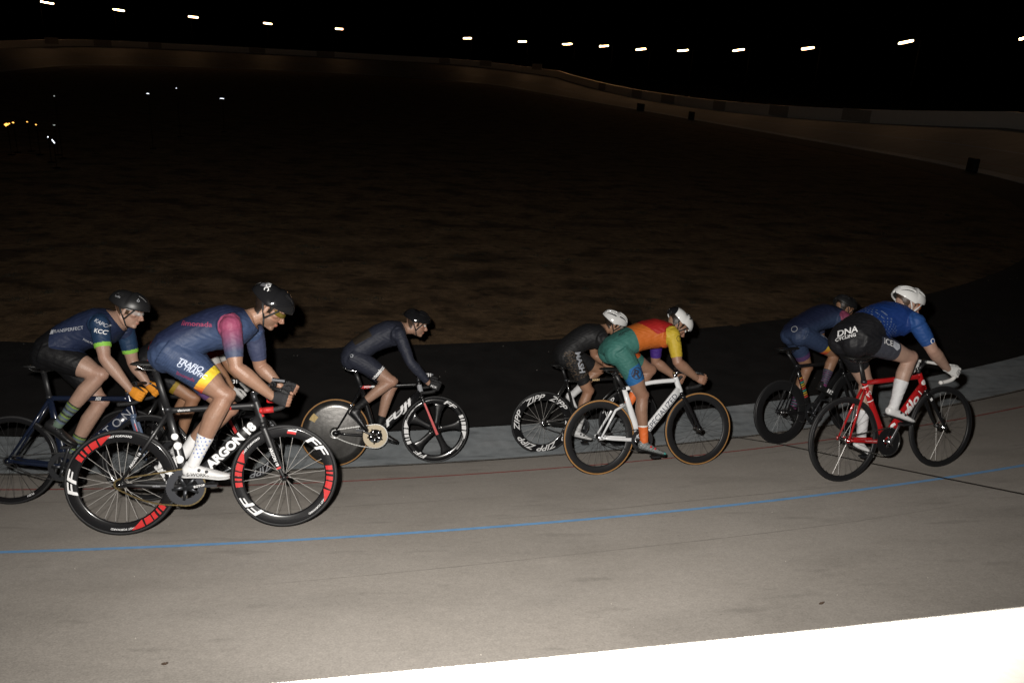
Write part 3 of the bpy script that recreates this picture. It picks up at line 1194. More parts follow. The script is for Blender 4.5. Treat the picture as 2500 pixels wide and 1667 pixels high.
        m.box(tip + V(0, yy * .115, 0), (.036, .03, .008))
        m.build('pedal', M_DARKM, root, False)
    # chain round chainring and sprocket
    rc = .033
    pts = []
    th = math.acos((rr - rc) / (BB - RH).length)
    base_a = math.atan2((BB - RH).z, (BB - RH).x)
    a_hi, a_lo = base_a + th * .0 + math.pi / 2 + (math.pi / 2 - th), base_a - math.pi / 2 - (math.pi / 2 - th)
    a_hi = base_a + math.pi - th
    a_lo = base_a - (math.pi - th)
    n1 = 26
    for k in range(n1 + 1):
        a = a_hi + (a_lo - a_hi) * k / n1
        pts.append(BB + V(math.cos(a) * rr, cy_, math.sin(a) * rr))
    lo_b = pts[-1]
    e = RH + V(math.cos(a_lo) * rc, cy_, math.sin(a_lo) * rc)
    for k in range(1, 30):
        q = lo_b + (e - lo_b) * k / 30
        q.z -= S.get('sag', .012) * math.sin(math.pi * k / 30)
        pts.append(q)
    for k in range(9):
        a = a_lo + (a_hi - 2 * math.pi - a_lo) * k / 8
        pts.append(RH + V(math.cos(a) * rc, cy_, math.sin(a) * rc))
    s0 = pts[-1]
    for k in range(1, 30):
        pts.append(s0 + (pts[0] - s0) * k / 30)
    # even links
    dl = [0.]
    for a, b in zip(pts, pts[1:] + pts[:1]):
        dl.append(dl[-1] + (b - a).length)
    tot = dl[-1]
    nl = int(tot / .0127 / 2) * 2
    P_ = pts + [pts[0]]
    m = MB()
    j = 0
    pr_ = None
    for k in range(nl + 1):
        s_ = tot * k / nl
        while j < len(dl) - 2 and dl[j + 1] < s_:
            j += 1
        q = P_[j] + (P_[j + 1] - P_[j]) * ((s_ - dl[j]) / max(dl[j + 1] - dl[j], 1e-6))
        if pr_ is not None:
            t = (q - pr_)
            c_ = (q + pr_) / 2
            t.normalize()
            rot = Matrix((t, V(0, 1, 0), t.cross(V(0, 1, 0)))).transposed()
            wd = .0045 if k % 2 else .003
            m.box(c_, (.0068 if k % 2 else .0045, wd, .0045 if k % 2 else .0036), rot)
        pr_ = q
    ch = m.build('chain', S.get('chain', mat('steel_chain', (.4, .4, .41), .35, metal=1.)), root, False)
    m = MB()
    m.lathe([(.0, -.002), (rc + .002, -.002), (rc + .002, .002), (.0, .002)], 30, c=RH + V(0, cy_, 0), closed=False)
    m.lathe([(.0, -.066), (.009, -.066), (.009, -.055), (.0, -.055)], 6, c=RH, closed=False)
    m.build('sprocket', M_SILV, root)
    wheel(root, 0, S['rear'], False)
    wheel(root, wb, S['front'], True)
    return root


BF = fmat
BIKES = {
    'A': dict(base=(-3.703, 5.183, .588), yaw=8.7, lean=18.56, wb=.973, sc=(.272, .80), htt=(.835, .815), htb=(.87, .665), sad=(.10, 1.055), clamp=(.885, .905), crank=72, bb=(.385, 0, .285),
              label='dark blue bicycle at the left edge ridden with orange gloves', frame=BF('deep_blue_paint', (.009, .014, .032), .25, .8), dt=(.021, .045),
              decals=[dict(on='dt', at=.72, text='N T O N', size=.088, bold=.0, mat=M_GREYP, width=1.0), dict(on='tt', at=.62, text='////', size=.035, bold=.03, mat=M_WHITE)],
              fork=BF('blue_fork_paint', (.10, .14, .22), .25, .8), fork_decals=[dict(at=.55, poly=[(-.1, -.017), (.1, -.017), (.1, -.01), (-.1, -.01)], mat=M_REDP)],
              rear=dict(rin=.286, ns=28, spoke=M_SPOKEB, decals=[dict(a=-62, text='PUSH', size=.022, bold=.02, mat=M_WHITE, r=.298)]),
              front=dict(rin=.286, ns=28, spoke=M_SPOKEB, decals=[dict(a=45, text='VISION', size=.024, bold=.02, mat=M_WHITE, r=.298)]), chain=mat('dark_chain', (.1, .1, .1), .4, metal=.8)),
    'H': dict(base=(-3.309, 6.181, .23), yaw=8.54, lean=11.1, wb=.985, sc=(.262, .78), htt=(.80, .80), htb=(.835, .66), sad=(.07, .985), clamp=(.885, .90), crank=-20, bb=(.385, 0, .285),
              label='mostly hidden black bicycle with a red fork, behind the large front bicycle', frame=BF('black_paint', (.012, .012, .013), .3, .6), fork=BF('black_paint', (.012, .012, .013)), dt=(.018, .03),
              fork_decals=[dict(at=.62, poly=[(-.12, -.014), (.12, -.014), (.12, .012), (-.12, .012)], mat=M_REDP)],
              rear=dict(rin=.25, ns=24, spoke=M_SPOKEB), front=dict(rin=.245, ns=20, decals=[dict(d, mat=M_GREYP) for d in zipp((52, -10, -60, 232, 170, 110))]), computer='31'),
    'B': dict(base=(-2.374, 4.275, .999), yaw=11.36, lean=15.3, wb=.984, sc=(.285, .782), htt=(.816, .822), htb=(.854, .685), sad=(.085, 1.095), clamp=(.925, .935), crank=9, bb=(.387, 0, .300),
              label='large matt black bicycle with red and white rims in the front left', frame=BF('matt_black_paint', (.013, .013, .014), .42, .1), dt=(.02, .036), stem_up=.055,
              decals=[dict(on='dt', at=.595, text='ARGON 18', size=.078, bold=.05, width=1.0), dict(on='st', at=.66, disc=.021, name='white_dot', v=-.003), dict(on='st', at=.535, disc=.024, name='white_dot', v=-.006),
                      dict(on='st', at=.36, disc=.026, name='white_dot', v=.004), dict(on='st', at=.45, poly=[(-.03, -.005), (.03, -.005), (.03, .005), (-.03, .005)], name='white_dot'),
                      dict(on='tt', at=.18, text='electron', size=.022, bold=.01), dict(on='tt', at=.68, poly=[(-.016, -.017), (.016, -.017), (.016, .017), (-.016, .017)], mat=M_REDP, name='red_block'),
                      dict(on='cs', at=.55, text='carbon', size=.016, mat=M_GREYP), dict(on='ht', at=.5, poly=[(-.03, -.025), (.03, -.025), (.03, -.012), (-.03, -.012)], mat=M_REDP, name='red_block'),
                      dict(on='ss', at=.33, text='ARGON 18', size=.022, bold=.02)],
              fork=BF('matt_black_paint', (.013, .013, .014)), fork_decals=[dict(at=.42, text='ARGON 18', size=.026, rot=180), dict(at=.2, poly=[(-.006, -.014), (.006, -.014), (.006, .014), (-.006, .014)], mat=M_REDP)],
              rear=dict(rin=.256, ns=24, sr=.0013, decals=ffwd(172)), front=dict(rin=.256, ns=20, sr=.0014, flange=.026, decals=ffwd(36) + [dict(a=80, poly=[(-.028, -.008), (.028, -.008), (.028, .008), (-.028, .008)], mat=M_REDP), dict(a=79.5, poly=[(-.026, .0095), (.026, .0095), (.026, .018), (-.026, .018)], mat=M_WHITE)], cross=.2),
              ring=.118, ring_in=.072, ring_mat=mat('grey_chainring', (.045, .047, .055), .5, metal=.3), crank_text='ROTOR', chain=M_GOLD, plug=M_REDP, grips=[mat('red_grip', (.45, .02, .02), .5, bump=.4, bscale=150)], computer=True, sag=.03),
    'C': dict(base=(-1.662, 6.927, .09), yaw=11.39, lean=16.46, wb=.979, sc=(.255, .775), htt=(.82, .81), htb=(.845, .675), sad=(.07, .99), clamp=(.885, .865), crank=152, bb=(.387, 0, .294),
              label='black and red bicycle with a solid disc rear wheel and five-spoke front wheel', frame=BF('black_gloss_paint', (.01, .01, .011), .2, .9), dt=(.02, .042),
              decals=[dict(on='dt', at=.52, text='FUJI', size=.078, bold=.03, shear=.3, width=2.6), dict(on='tt', at=.18, text='POWERED', size=.03, bold=.02, mat=M_WHITE), dict(on='tt', at=.05, poly=[(-.03, -.016), (.05, -.016), (.07, .014), (-.03, .014)], mat=M_REDP, name='red_block'),
                      dict(on='ht', at=.45, poly=[(-.05, -.025), (.05, -.02), (.06, .024), (-.04, .024)], mat=M_GREYP, name='badge'), dict(on='cs', at=.3, poly=[(-.012, -.006), (.012, -.006), (.012, .006), (-.012, .006)], mat=M_REDP, name='red_block')],
              fork=BF('black_gloss_paint', (.01, .01, .011)), fork_decals=[dict(at=.35, poly=[(-.17, -.013), (.17, -.016), (.17, .0), (-.17, .012)], mat=M_REDP)],
              rear=dict(kind='disc', tan=True, decals=[dict(a=143, r=.25, poly=[(-.034, -.03), (.034, -.03), (.034, .03), (-.034, .03)], mat=mat('sticker_yellow', (.5, .36, .14), .6, var=.5, vscale=60))]),
              front=dict(kind='five', rot=R(8), decals=[dict(d, size=.056, width=2.4) if 'text' in d and d['text'] == 'FF' else d for d in ffwd(52, white_only=True)]),
              ring=.118, ring_in=.068, ring_mat=mat('cream_chainring', (.62, .52, .36), .45), crank_mat=M_SILV, chain=mat('bright_chain', (.6, .6, .58), .3, metal=1.), computer='31', sag=.02),
    'D': dict(base=(.375, 7.547, .038), yaw=13.6, lean=8.46, wb=.957, sc=(.25, .775), htt=(.775, .80), htb=(.815, .665), sad=(.07, .97), clamp=(.805, .865), crank=-72, bb=(.385, 0, .285),
              label='slim black steel bicycle with big white lettering on its rear rim, behind the white one', frame=BF('black_steel_paint', (.012, .012, .012), .3, .7), aero=False, dt=(.0155, .0165), tt=(.0145, .0145),
              decals=[dict(on='tt', at=.60, text='MASH', size=.03, bold=.05, mat=mat('gold_print', (.75, .55, .3), .4)), dict(on='dt', at=.62, text='cinelli', size=.028, bold=.02, mat=mat('gold_print', (.75, .55, .3)))],
              fork=BF('black_steel_paint', (.012, .012, .012)), rear=dict(rin=.24, ns=20, decals=zipp((52, -20, -78, 172, 110, 232))), front=dict(rin=.24, ns=20, spoke=M_SPOKEB, decals=zipp((150, 60)))),
    'E': dict(base=(.834, 6.236, .535), yaw=17.29, lean=15.43, wb=.97, sc=(.247, .745), htt=(.752, .815), htb=(.80, .675), sad=(.035, .945), clamp=(.812, .885), crank=-58, bb=(.39, 0, .288),
              label='white bicycle with tan tyre sidewalls and dark lettering on the down tube', frame=BF('white_paint', (.74, .75, .76), .3, .6), dt=(.019, .037), ttbow=.018, ssdrop=-.14,
              decals=[dict(on='dt', at=.55, text='SPECIALIZED', size=.072, bold=.005, mat=mat('navy_print', (.03, .035, .06), .5), width=.98), dict(on='cs', at=.9, poly=[(-.02, -.01), (.02, -.01), (.02, .01), (-.02, .01)], mat=mat('black_print', (.015, .015, .015), .5), name='chainstay_guard')],
              fork=BF('black_gloss_paint', (.01, .01, .011)), rear=dict(rin=.258, ns=24, spoke=M_SPOKEB, tan=True, rim_mat=M_CARBM), front=dict(rin=.258, ns=20, spoke=M_SPOKEB, tan=True, rim_mat=M_CARBM, flange=.03),
              crank_mat=M_CARB, stem=M_SILV, cap=M_GOLD, chain=mat('dark_chain', (.1, .1, .1)), ring=.1),
    'F': dict(base=(2.848, 7.501, .321), yaw=22.77, lean=15.1, wb=.976, sc=(.225, .79), htt=(.80, .81), htb=(.835, .67), sad=(-.02, 1.0), clamp=(.845, .895), crank=57, bb=(.387, 0, .29),
              label='black bicycle with deep black rims, furthest back on the right', frame=BF('black_paint', (.012, .012, .013)), dt=(.019, .036),
              decals=[dict(on='st', at=.35 + .045 * k, poly=[(-.007, -.024), (.007, -.024), (.007, .024), (-.007, .024)], name='colour_stripe', mat=mat('stripe_%d' % (k % 4), [(.5, .05, .04), (.6, .25, .03), (.45, .4, .05), (.05, .3, .25)][k % 4], .5)) for k in range(10)],
              fork=BF('black_paint', (.012, .012, .013)), rear=dict(rin=.228, ns=20, spoke=M_SPOKEB, hub=M_DARKM, rim_mat=M_CARBM), front=dict(rin=.228, ns=20, spoke=M_SPOKEB, hub=M_DARKM, rim_mat=M_CARBM)),
    'G': dict(base=(2.651, 5.565, .963), yaw=20.43, lean=14.03, wb=.988, sc=(.19, .765), htt=(.745, .79), htb=(.80, .655), sad=(.02, .985), clamp=(.805, .885), crank=60, bb=(.40, 0, .285),
              label='red bicycle with white lettering and white bars, furthest right in front', frame=BF('red_paint', (.42, .012, .014), .25, .8), dt=(.021, .042), tt=(.016, .02), ssdrop=-.05,
              decals=[dict(on='dt', at=.62, text='vélo', size=.105, bold=.035, shear=.2, width=1.25), dict(on='dt', at=.2, text='C', size=.105, bold=.04, shear=.2, width=1.2), dict(on='st', at=.82, text='P3', size=.05, bold=.01, rot=-62), dict(on='st', at=.70, poly=[(-.004, -.03), (.004, -.03), (.004, .03), (-.004, .03)], name='white_stripe'),
                      dict(on='st', at=.95, poly=[(-.004, -.03), (.004, -.03), (.004, .03), (-.004, .03)], name='white_stripe'), dict(on='ht', at=.5, text='e', size=.08, bold=.04, rot=-90), dict(on='dt', at=.88, poly=[(-.004, -.042), (.004, -.042), (.004, .042), (-.004, .042)], name='white_stripe'), dict(on='cs', at=.5, text='VROOMEN WHITE DESIGN', size=.014, bold=.0)],
              fork=BF('black_gloss_paint', (.01, .01, .011)), fork_decals=[dict(at=.82, poly=[(-.012, -.014), (.012, -.014), (.012, .008), (-.012, .008)], mat=M_WHITE)],
              rear=dict(rin=.288, ns=28, rim_mat=M_CARBM, sr=.0009, spoke=M_SPOKEG), front=dict(rin=.288, ns=28, rim_mat=M_CARBM, sr=.0009, spoke=M_SPOKEG), bar=mat('white_bar_paint', (.72, .71, .69), .3, coat=.4), tape=M_TAPEW, plug=M_TAPEW, stem=M_CARBM,
              ring=.112, ring_in=.045, ring_mat=M_CARB, crank_mat=mat('grey_crank', (.2, .2, .21), .35, metal=.8), spider=M_SILV, chain=mat('bright_chain', (.6, .6, .58)), wheelbar=1),
}
for k in 'AHBCDEFG':
    make_bike(k, BIKES[k])

# ------------------------------------------------------------------ riders
LAB = {n_: i_ for i_, n_ in enumerate(['torso', 'neck', 'head', 'uaR', 'uaL', 'faR', 'faL', 'thR', 'thL', 'snR', 'snL'])}
M_SUIT = mat('race_fabric', rough=.58, bump=.28, bscale=38, attr='kit', spec=.3, var=.08, vscale=40)
M_SKIN = mat('skin', rough=.42, bump=.22, bscale=170, attr='kit', spec=.45, var=.18, vscale=26)


def remesh(me, voxel, smooth=5, fac=.5):
    ob = bpy.data.objects.new('tmp', me)
    COL.objects.link(ob)
    m = ob.modifiers.new('r', 'REMESH')
    m.mode = 'VOXEL'
    m.voxel_size = voxel
    if smooth:
        s = ob.modifiers.new('s', 'SMOOTH')
        s.iterations = smooth
        s.factor = fac
    dg = bpy.context.evaluated_depsgraph_get()
    out = bpy.data.meshes.new_from_object(ob.evaluated_get(dg))
    bpy.data.objects.remove(ob)
    bpy.data.meshes.remove(me)
    return out


def mesh_arrays(me):
    n = len(me.vertices)
    co = np.empty(n * 3, np.float32)
    me.vertices.foreach_get('co', co)
    no = np.empty(n * 3, np.float32)
    me.vertex_normals.foreach_get('vector', no)
    f = [tuple(p.vertices) for p in me.polygons]
    return co.reshape(-1, 3), no.reshape(-1, 3), f


def set_col(me, cols):
    a = me.color_attributes.new('kit', 'FLOAT_COLOR', 'POINT')
    c = np.ones((len(cols), 4), np.float32)
    c[:, :3] = cols
    a.data.foreach_set('color', c.ravel())


def submesh(name, co, faces, keep, cols, material, parent, thick=0.):
    """garment cut from the body surface: faces whose corners are all kept"""
    fk = [f for f in faces if all(keep[i] for i in f)]
    if not fk:
        return None
    used = sorted({i for f in fk for i in f})
    mp = {v: i for i, v in enumerate(used)}
    loc_f = [tuple(mp[i] for i in f) for f in fk]
    cu_ = co[used].copy()
    cnt = {}
    for f in loc_f:
        for a, b in zip(f, f[1:] + f[:1]):
            e_ = (a, b) if a < b else (b, a)
            cnt[e_] = cnt.get(e_, 0) + 1
    bd = np.array([e_ for e_, c_ in cnt.items() if c_ == 1])
    if len(bd):            # run the cut edge smooth, as a sewn hem is
        for it in range(14):
            acc = np.zeros_like(cu_)
            num = np.zeros(len(cu_))
            np.add.at(acc, bd[:, 0], cu_[bd[:, 1]])
            np.add.at(acc, bd[:, 1], cu_[bd[:, 0]])
            np.add.at(num, bd[:, 0], 1)
            np.add.at(num, bd[:, 1], 1)
            s_ = num > 0
            cu_[s_] = cu_[s_] * .4 + .6 * acc[s_] / num[s_][:, None]
    me = bpy.data.meshes.new(name)
    me.from_pydata(cu_.tolist(), [], loc_f)
    set_col(me, cols[used])
    return link(name, me, material, parent)


def seg_t(P, a, b):
    d = b - a
    L2 = float(d @ d) + 1e-9
    t = np.clip(((P - a) @ d) / L2, 0, 1)
    q = P - (a + t[:, None] * d)
    return t, np.sqrt((q ** 2).sum(1))


def build_hand(wr, ha, sy, axis, voxel=.0042, relax=0.):
    """palm, four unequal bent fingers and a thumb closed round a bar through ha"""
    wr, ha = V(wr), V(ha)
    f = (ha - wr).normalized()
    ax = V(axis)
    ax = (ax - f * ax.dot(f)).normalized()
    out = V(0, sy, 0)
    out = (out - f * out.dot(f) - ax * out.dot(ax)).normalized()
    m = MB()
    kn = ha + out * .02 - f * .004
    m.tube([wr - f * .03, wr + f * .005, wr + (kn - wr) * .45, kn - f * .004, kn + f * .012], [(.021, .027), (.02, .028), (.017, .037), (.0155, .041), (.011, .037)], 14, side=out)
    offs_ = [.031, .0105, -.010, -.029]
    ln = [.95, 1.06, 1.0, .82]
    for o_, l_ in zip(offs_, ln):
        b = ha + ax * o_
        pts = [b + out * .021 - f * .004, b + out * .024 + f * .012 * l_, b + out * .014 + f * .030 * l_, b - out * .008 * l_ + f * .031, b - out * .024 * l_ + f * .020, b - out * .027 * l_ + f * .004]
        m.tube(pts, [.0098, .0098, .0094, .0088, .0082, .0070], 8, side=ax)
        m.ball(pts[-1], .007, 8, 6)
    b = wr + (kn - wr) * .35
    th = [b + ax * .02 - out * .008, b + ax * .037 + f * .02 - out * .016, ha + ax * .048 - out * .016 + f * .004, ha + ax * .046 - out * .012 + f * .030]
    m.tube(cr(th, 3), lerp_list([.0135, .0115, .0102, .0085], 3), 8, side=out)
    m.ball(th[-1], .0085, 8, 6)
    return remesh(m.mesh('hand'), voxel, 2, .4)


def head_matrix(J):
    c = V(J['head'])
    pt, yw, rl = (R(a) for a in J.get('hrot', (25, 0, 0)))
    f = V(math.cos(pt), 0, -math.sin(pt))
    u = V(math.sin(pt), 0, math.cos(pt))
    l = V(0, 1, 0)
    m = Matrix((f, l, u)).transposed()
    m = Matrix.Rotation(yw, 3, 'Z') @ m @ Matrix.Rotation(rl, 3, 'X')
    return Matrix.Translation(c) @ m.to_4x4()


def build_body(J, voxel):
    m = MB()
    H, S = V(J['hip'][0], 0, J['hip'][1]), V(J['sh'][0], 0, J['sh'][1])
    shR, shL = V(J.get('shR', (S.x, -.18, S.z))), V(J.get('shL', (S.x, .18, S.z)))
    S = (shR + shL) / 2
    e = S - H
    TL = e.length
    e.normalize()
    b = V(-e.z, 0, e.x)
    k_ = J.get('bulk', 1.)
    secs = [(-.10, -.03, .10, .06), (-.06, -.012, .15, .098), (.0, .012, .168, .118), (.10, .036, .160, .118), (.22 * TL / .5, .048, .150, .116), (.32 * TL / .5, .046, .154, .124), (TL - .08, .030, .170, .130), (TL - .01, .014, .168, .112), (TL + .05, .012, .12, .08), (TL + .085, .01, .07, .06)]
    arch = J.get('arch', 1.)
    m.tube([H + e * s + b * (o_ * arch) for s, o_, a_, d_ in secs], [(a_ * k_, d_ * k_) for s, o_, a_, d_ in secs], 28, power=2.25)
    segs = [('torso', H - e * .05 + b * .01, S + b * .01, .155, 1)]
    for sy, nm, sh in ((-1, 'R', shR), (1, 'L', shL)):
        el, wr = V(J['el' + nm]), V(J['wr' + nm])
        ins = sh + V(0, -sy * .02, -.005)
        m.ball(sh + (el - sh) * .06, .060 * k_)
        m.tube([S + e * .02 + b * .035 + V(0, sy * .03, 0), (S + sh) / 2 + e * .01 + b * .035, sh + b * .01], [.05, .058, .05], 12)
        m.tube([S - e * .08 - b * .05 + V(0, sy * .08, 0), sh - e * .02, sh + (el - sh) * .2], [.06, .062, .05], 12)
        d1, d2 = el - sh, wr - el
        back = (d1.normalized() - d2.normalized())
        m.tube([ins, sh + d1 * .25, sh + d1 * .55, sh + d1 * .85, el, el + d2 * .12, el + d2 * .3, el + d2 * .65, wr, wr + d2.normalized() * .02], [.058 * k_, .057 * k_, .053 * k_, .046, .044, .0475, .0495, .039, .029, .027], 14)
        segs += [('ua' + nm, sh, el, .058, 1), ('fa' + nm, el, wr, .045, 1)]
        hp = H + V(0, sy * .09, 0)
        kn, an = V(J['kn' + nm]), V(J['an' + nm])
        d1, d2 = kn - hp, an - kn
        tl = J.get('thigh', 1.)
        cs_ = J.get('calf', 1.)
        m.ball(H - e * .022 - b * .012 + V(0, sy * .070, 0), (.108 * k_, .098 * k_, .104 * k_))
        fw_ = (d1.normalized() - d2.normalized()).normalized()
        m.tube([hp - d1 * .05, hp + d1 * .18 + fw_ * .012, hp + d1 * .42 + fw_ * .016, hp + d1 * .68 + fw_ * .010, hp + d1 * .88, kn], [.1 * tl, .098 * tl, .09 * tl, .075 * tl, .061, .056], 18)
        m.ball(kn + fw_ * .008, .0545)
        cb = -fw_
        m.tube([kn, kn + d2 * .14 + cb * .004, kn + d2 * .32 + cb * .014, kn + d2 * .55 + cb * .008, kn + d2 * .8, an, an + d2.normalized() * .03], [.053, .0535 * cs_, .056 * cs_, .048 * cs_, .0375, .0345, .034], 14)
        lat = V(0, sy, 0)
        m.ball(kn + fw_ * .036 - d2.normalized() * .002, .030)
        m.ball(hp + d1 * .80 + fw_ * .026 + lat * .022, (.038, .03, .038))
        m.ball(hp + d1 * .82 + fw_ * .022 - lat * .026, (.038, .03, .036))
        for q_ in (-1, 1):
            a_ = kn + d2 * .2 + cb * .022 + lat * (q_ * .018)
            m.tube([a_ - d2 * .12, a_, a_ + d2 * .1, a_ + d2 * .26], [.022, .036 * cs_, .037 * cs_, .016], 10)
        segs += [('th' + nm, hp, kn, .09, 1), ('sn' + nm, kn, an, .055, 1)]
    # neck and head
    hm = head_matrix(J)
    h3 = hm.to_3x3()

    def hp_(x, y, z):
        return hm @ V(x, y, z)
    nb = S + e * .015 + b * .03
    m.tube([nb - e * .03, nb + (hp_(-.028, 0, -.06) - nb) * .5, hp_(-.026, 0, -.07), hp_(-.02, 0, -.02)], [.068, .058, .056, .055], 14)
    segs += [('neck', nb + (hp_(-.028, 0, -.06) - nb) * .35, hp_(-.03, 0, -.09), .062, 1), ('head', hp_(0, 0, -.02), hp_(.0, 0, .05), .105, 1)]
    m.ball(hp_(-.012, 0, .028), (.1, .077, .094), 20, 14, h3)
    m.ball(hp_(.028, 0, -.04), (.064, .056, .082), 18, 12, h3)
    m.tube([hp_(-.03, 0, -.055), hp_(.03, 0, -.085), hp_(.068, 0, -.1)], [(.05, .03), (.046, .034), (.024, .024)], 12, side=h3 @ V(0, 1, 0))
    m.ball(hp_(.074, 0, -.104), (.02, .026, .018), 12, 8, h3)
    m.tube([hp_(.086, 0, .012), hp_(.1, 0, -.012), hp_(.117, 0, -.036), hp_(.098, 0, -.046)], [.008, .0095, .0135, .011], 10, side=h3 @ V(0, 1, 0))
    for sy in (-1, 1):
        m.ball(hp_(.108, sy * .012, -.042), .0085, 8, 6)
        m.ball(hp_(.05, sy * .05, -.018), (.028, .02, .02), 10, 7, h3)
        m.ball(hp_(.082, sy * .03, .022), (.018, .026, .009), 10, 7, h3)
        m.ball(hp_(-.008, sy * .079, -.018), (.019, .009, .032), 10, 8, h3 @ Matrix.Rotation(R(-sy * 18), 3, 'Z'))
    m.ball(hp_(.092, 0, -.068), (.012, .025, .006), 10, 6, h3)
    m.ball(hp_(.09, 0, -.079), (.011, .021, .007), 10, 6, h3)
    me = remesh(m.mesh('body'), voxel, 7, .5)
    co, no, faces = mesh_arrays(me)
    bpy.data.meshes.remove(me)
    best = np.full(len(co), 1e9)
    lab = np.zeros(len(co), int)
    tt = np.zeros(len(co))
    for nm, a_, b_, r_, _ in segs:
        t, d = seg_t(co, np.array(a_), np.array(b_))
        q = d / r_
        s_ = q < best
        best[s_] = q[s_]
        lab[s_] = LAB[nm]
        tt[s_] = t[s_]
    He, ee, bbv = np.array(H), np.array(e), np.array(b)
    inf = dict(lab=lab, t=tt, f=((co - He) @ ee) / TL, b=(co - He) @ bbv, y=co[:, 1], P=co)
    thx = {}
    for nm, a_, b_, r_, _ in segs:
        if nm[:2] in ('th', 'ua', 'sn', 'fa'):
            thx[nm] = seg_t(co, np.array(a_), np.array(b_))[0]
    inf['thx'] = thx
    hl = (co - np.array(hm.translation)) @ np.array(h3)
    inf['hl'] = hl
    return co, no, faces, inf, hm


def helmet(parent, hm, spec, who):
    """shell with open vents over a dark liner; poles of the grid lie front and back"""
    c0 = V(-.014, 0, .028)
    rx, ry, rz = spec.get('dim', (.137, .099, .104))
    na, nb_ = 40, 34
    rim = spec.get('rim', .18)

    def pt(al, be, k=1.):
        x = -math.cos(be)
        q = math.sin(be)
        tail = spec.get('tail', 0.) * max(0, -x - .3) ** 2
        z = q * math.sin(al) * rz * k
        low = 0.
        if math.sin(al) < 0:
            z *= 1.2
        zz = z + (-.012 - .02 * x if x < 0 else .012 * x)
        return hm @ (c0 + V(x * rx * k - tail * .5, q * math.cos(al) * ry * k * (1 + .06 * math.sin(be)), zz + tail * .2))
    vents = spec.get('vents')
    m = MB()
    vs_, fs_, mi_ = [], [], []
    for i in range(na + 1):
        al = -rim + (math.pi + 2 * rim) * i / na
        for j in range(nb_ + 1):
            be = .10 + (math.pi - .2) * j / nb_
            vs_.append(pt(al, be))
    for i in range(na):
        for j in range(nb_):
            am = (-rim + (math.pi + 2 * rim) * (i + .5) / na) / math.pi
            bm_ = (.10 + (math.pi - .2) * (j + .5) / nb_) / math.pi
            if vents and vents(am, bm_):
                continue
            fs_.append((i * (nb_ + 1) + j, i * (nb_ + 1) + j + 1, (i + 1) * (nb_ + 1) + j + 1, (i + 1) * (nb_ + 1) + j))
            mi_.append(spec['paint'](am, bm_) if 'paint' in spec else 0)
    me = bpy.data.meshes.new('helmet')
    me.from_pydata(vs_, [], fs_)
    me.polygons.foreach_set('material_index', mi_)
    bm = bmesh.new()
    bm.from_mesh(me)
    bmesh.ops.recalc_face_normals(bm, faces=bm.faces)
    # make normals point out
    cc = hm @ c0
    if sum((f.calc_center_median() - cc).dot(f.normal) for f in bm.faces) < 0:
        bmesh.ops.reverse_faces(bm, faces=bm.faces)
    bm.to_mesh(me)
    bm.free()
    o = link('helmet', me, spec['mats'], parent)
    so_ = o.modifiers.new('thick', 'SOLIDIFY')
    so_.thickness = .014
    so_.offset = -.4
    sb = o.modifiers.new('round', 'SUBSURF')
    sb.levels = sb.render_levels = 1
    # liner
    m = MB()
    vs_ = []
    for i in range(17):
        al = -rim * .6 + (math.pi + 1.2 * rim) * i / 16
        for j in range(17):
            vs_.append(pt(al, .12 + (math.pi - .24) * j / 16, .9))
    m.add(vs_, [(i * 17 + j, i * 17 + j + 1, (i + 1) * 17 + j + 1, (i + 1) * 17 + j) for i in range(16) for j in range(16)])
    m.build('helmet_liner', mat('liner_foam', (.012, .012, .012), .8), o)
    sm = spec.get('strap', mat('strap_black', (.012, .012, .012), .7))
    for sy in (-1, 1):
        m = MB()
        j0 = hm @ V(.008, sy * .074, -.07)
        for q in ((.06, sy * .082, .022), (-.055, sy * .086, .012)):
            m.tube([hm @ V(*q), (hm @ V(*q) + j0) / 2 + hm.to_3x3() @ V(0, sy * .006, 0), j0], [(.0022, .007)] * 3, 6, side=hm.to_3x3() @ V(0, 1, 0))
        m.tube([j0, hm @ V(.03, sy * .05, -.112), hm @ V(.036, sy * .0, -.128)], [(.0022, .0065)] * 3, 6, side=hm.to_3x3() @ V(0, 1, 0))
        m.build('chin_strap', sm, o)

    def hfn(al0, be0):
        def fn(u, v):
            p = pt(al0 - v / rz, be0 + u / rx)
            n_ = (p - (hm @ c0)).normalized()
            return p + n_ * .006
        return fn
    for d in spec.get('text', []):
        put_bm(glyphs(d['t'], d['size'], .02, 0, 1., (8, 4)), hfn(math.pi - R(d['al']), R(d['be'])), 'helmet_lettering', d['mat'], o, R(d.get('rot', 0)))
    return o


def glasses(parent, hm, lens, frame):
    m = MB()
    vs_, fs_ = [], []
    n = 18
    for i in range(n + 1):
        a = R(-78 + 156 * i / n)
        x, y = .018 + .088 * math.cos(a), .079 * math.sin(a)
        dip = .010 * math.exp(-(y / .012) ** 2)
        vs_ += [hm @ V(x, y, .015), hm @ V(x + .003, y, .0), hm @ V(x, y, -.015 + dip)]
    for i in range(n):
        for j in range(2):
            fs_.append((i * 3 + j, i * 3 + j + 1, i * 3 + j + 4, i * 3 + j + 3))
    o = MB().add(vs_, fs_).build('sunglasses', lens, parent)
    s_ = o.modifiers.new('t', 'SOLIDIFY')
    s_.thickness = .002
    for sy in (-1, 1):
        MB().tube([hm @ V(.034, sy * .0785, .012), hm @ V(-.02, sy * .084, .008), hm @ V(-.05, sy * .082, -.004)], .0026, 6, side=(0, 0, 1)).build('temple_arm', frame, o)
    return o


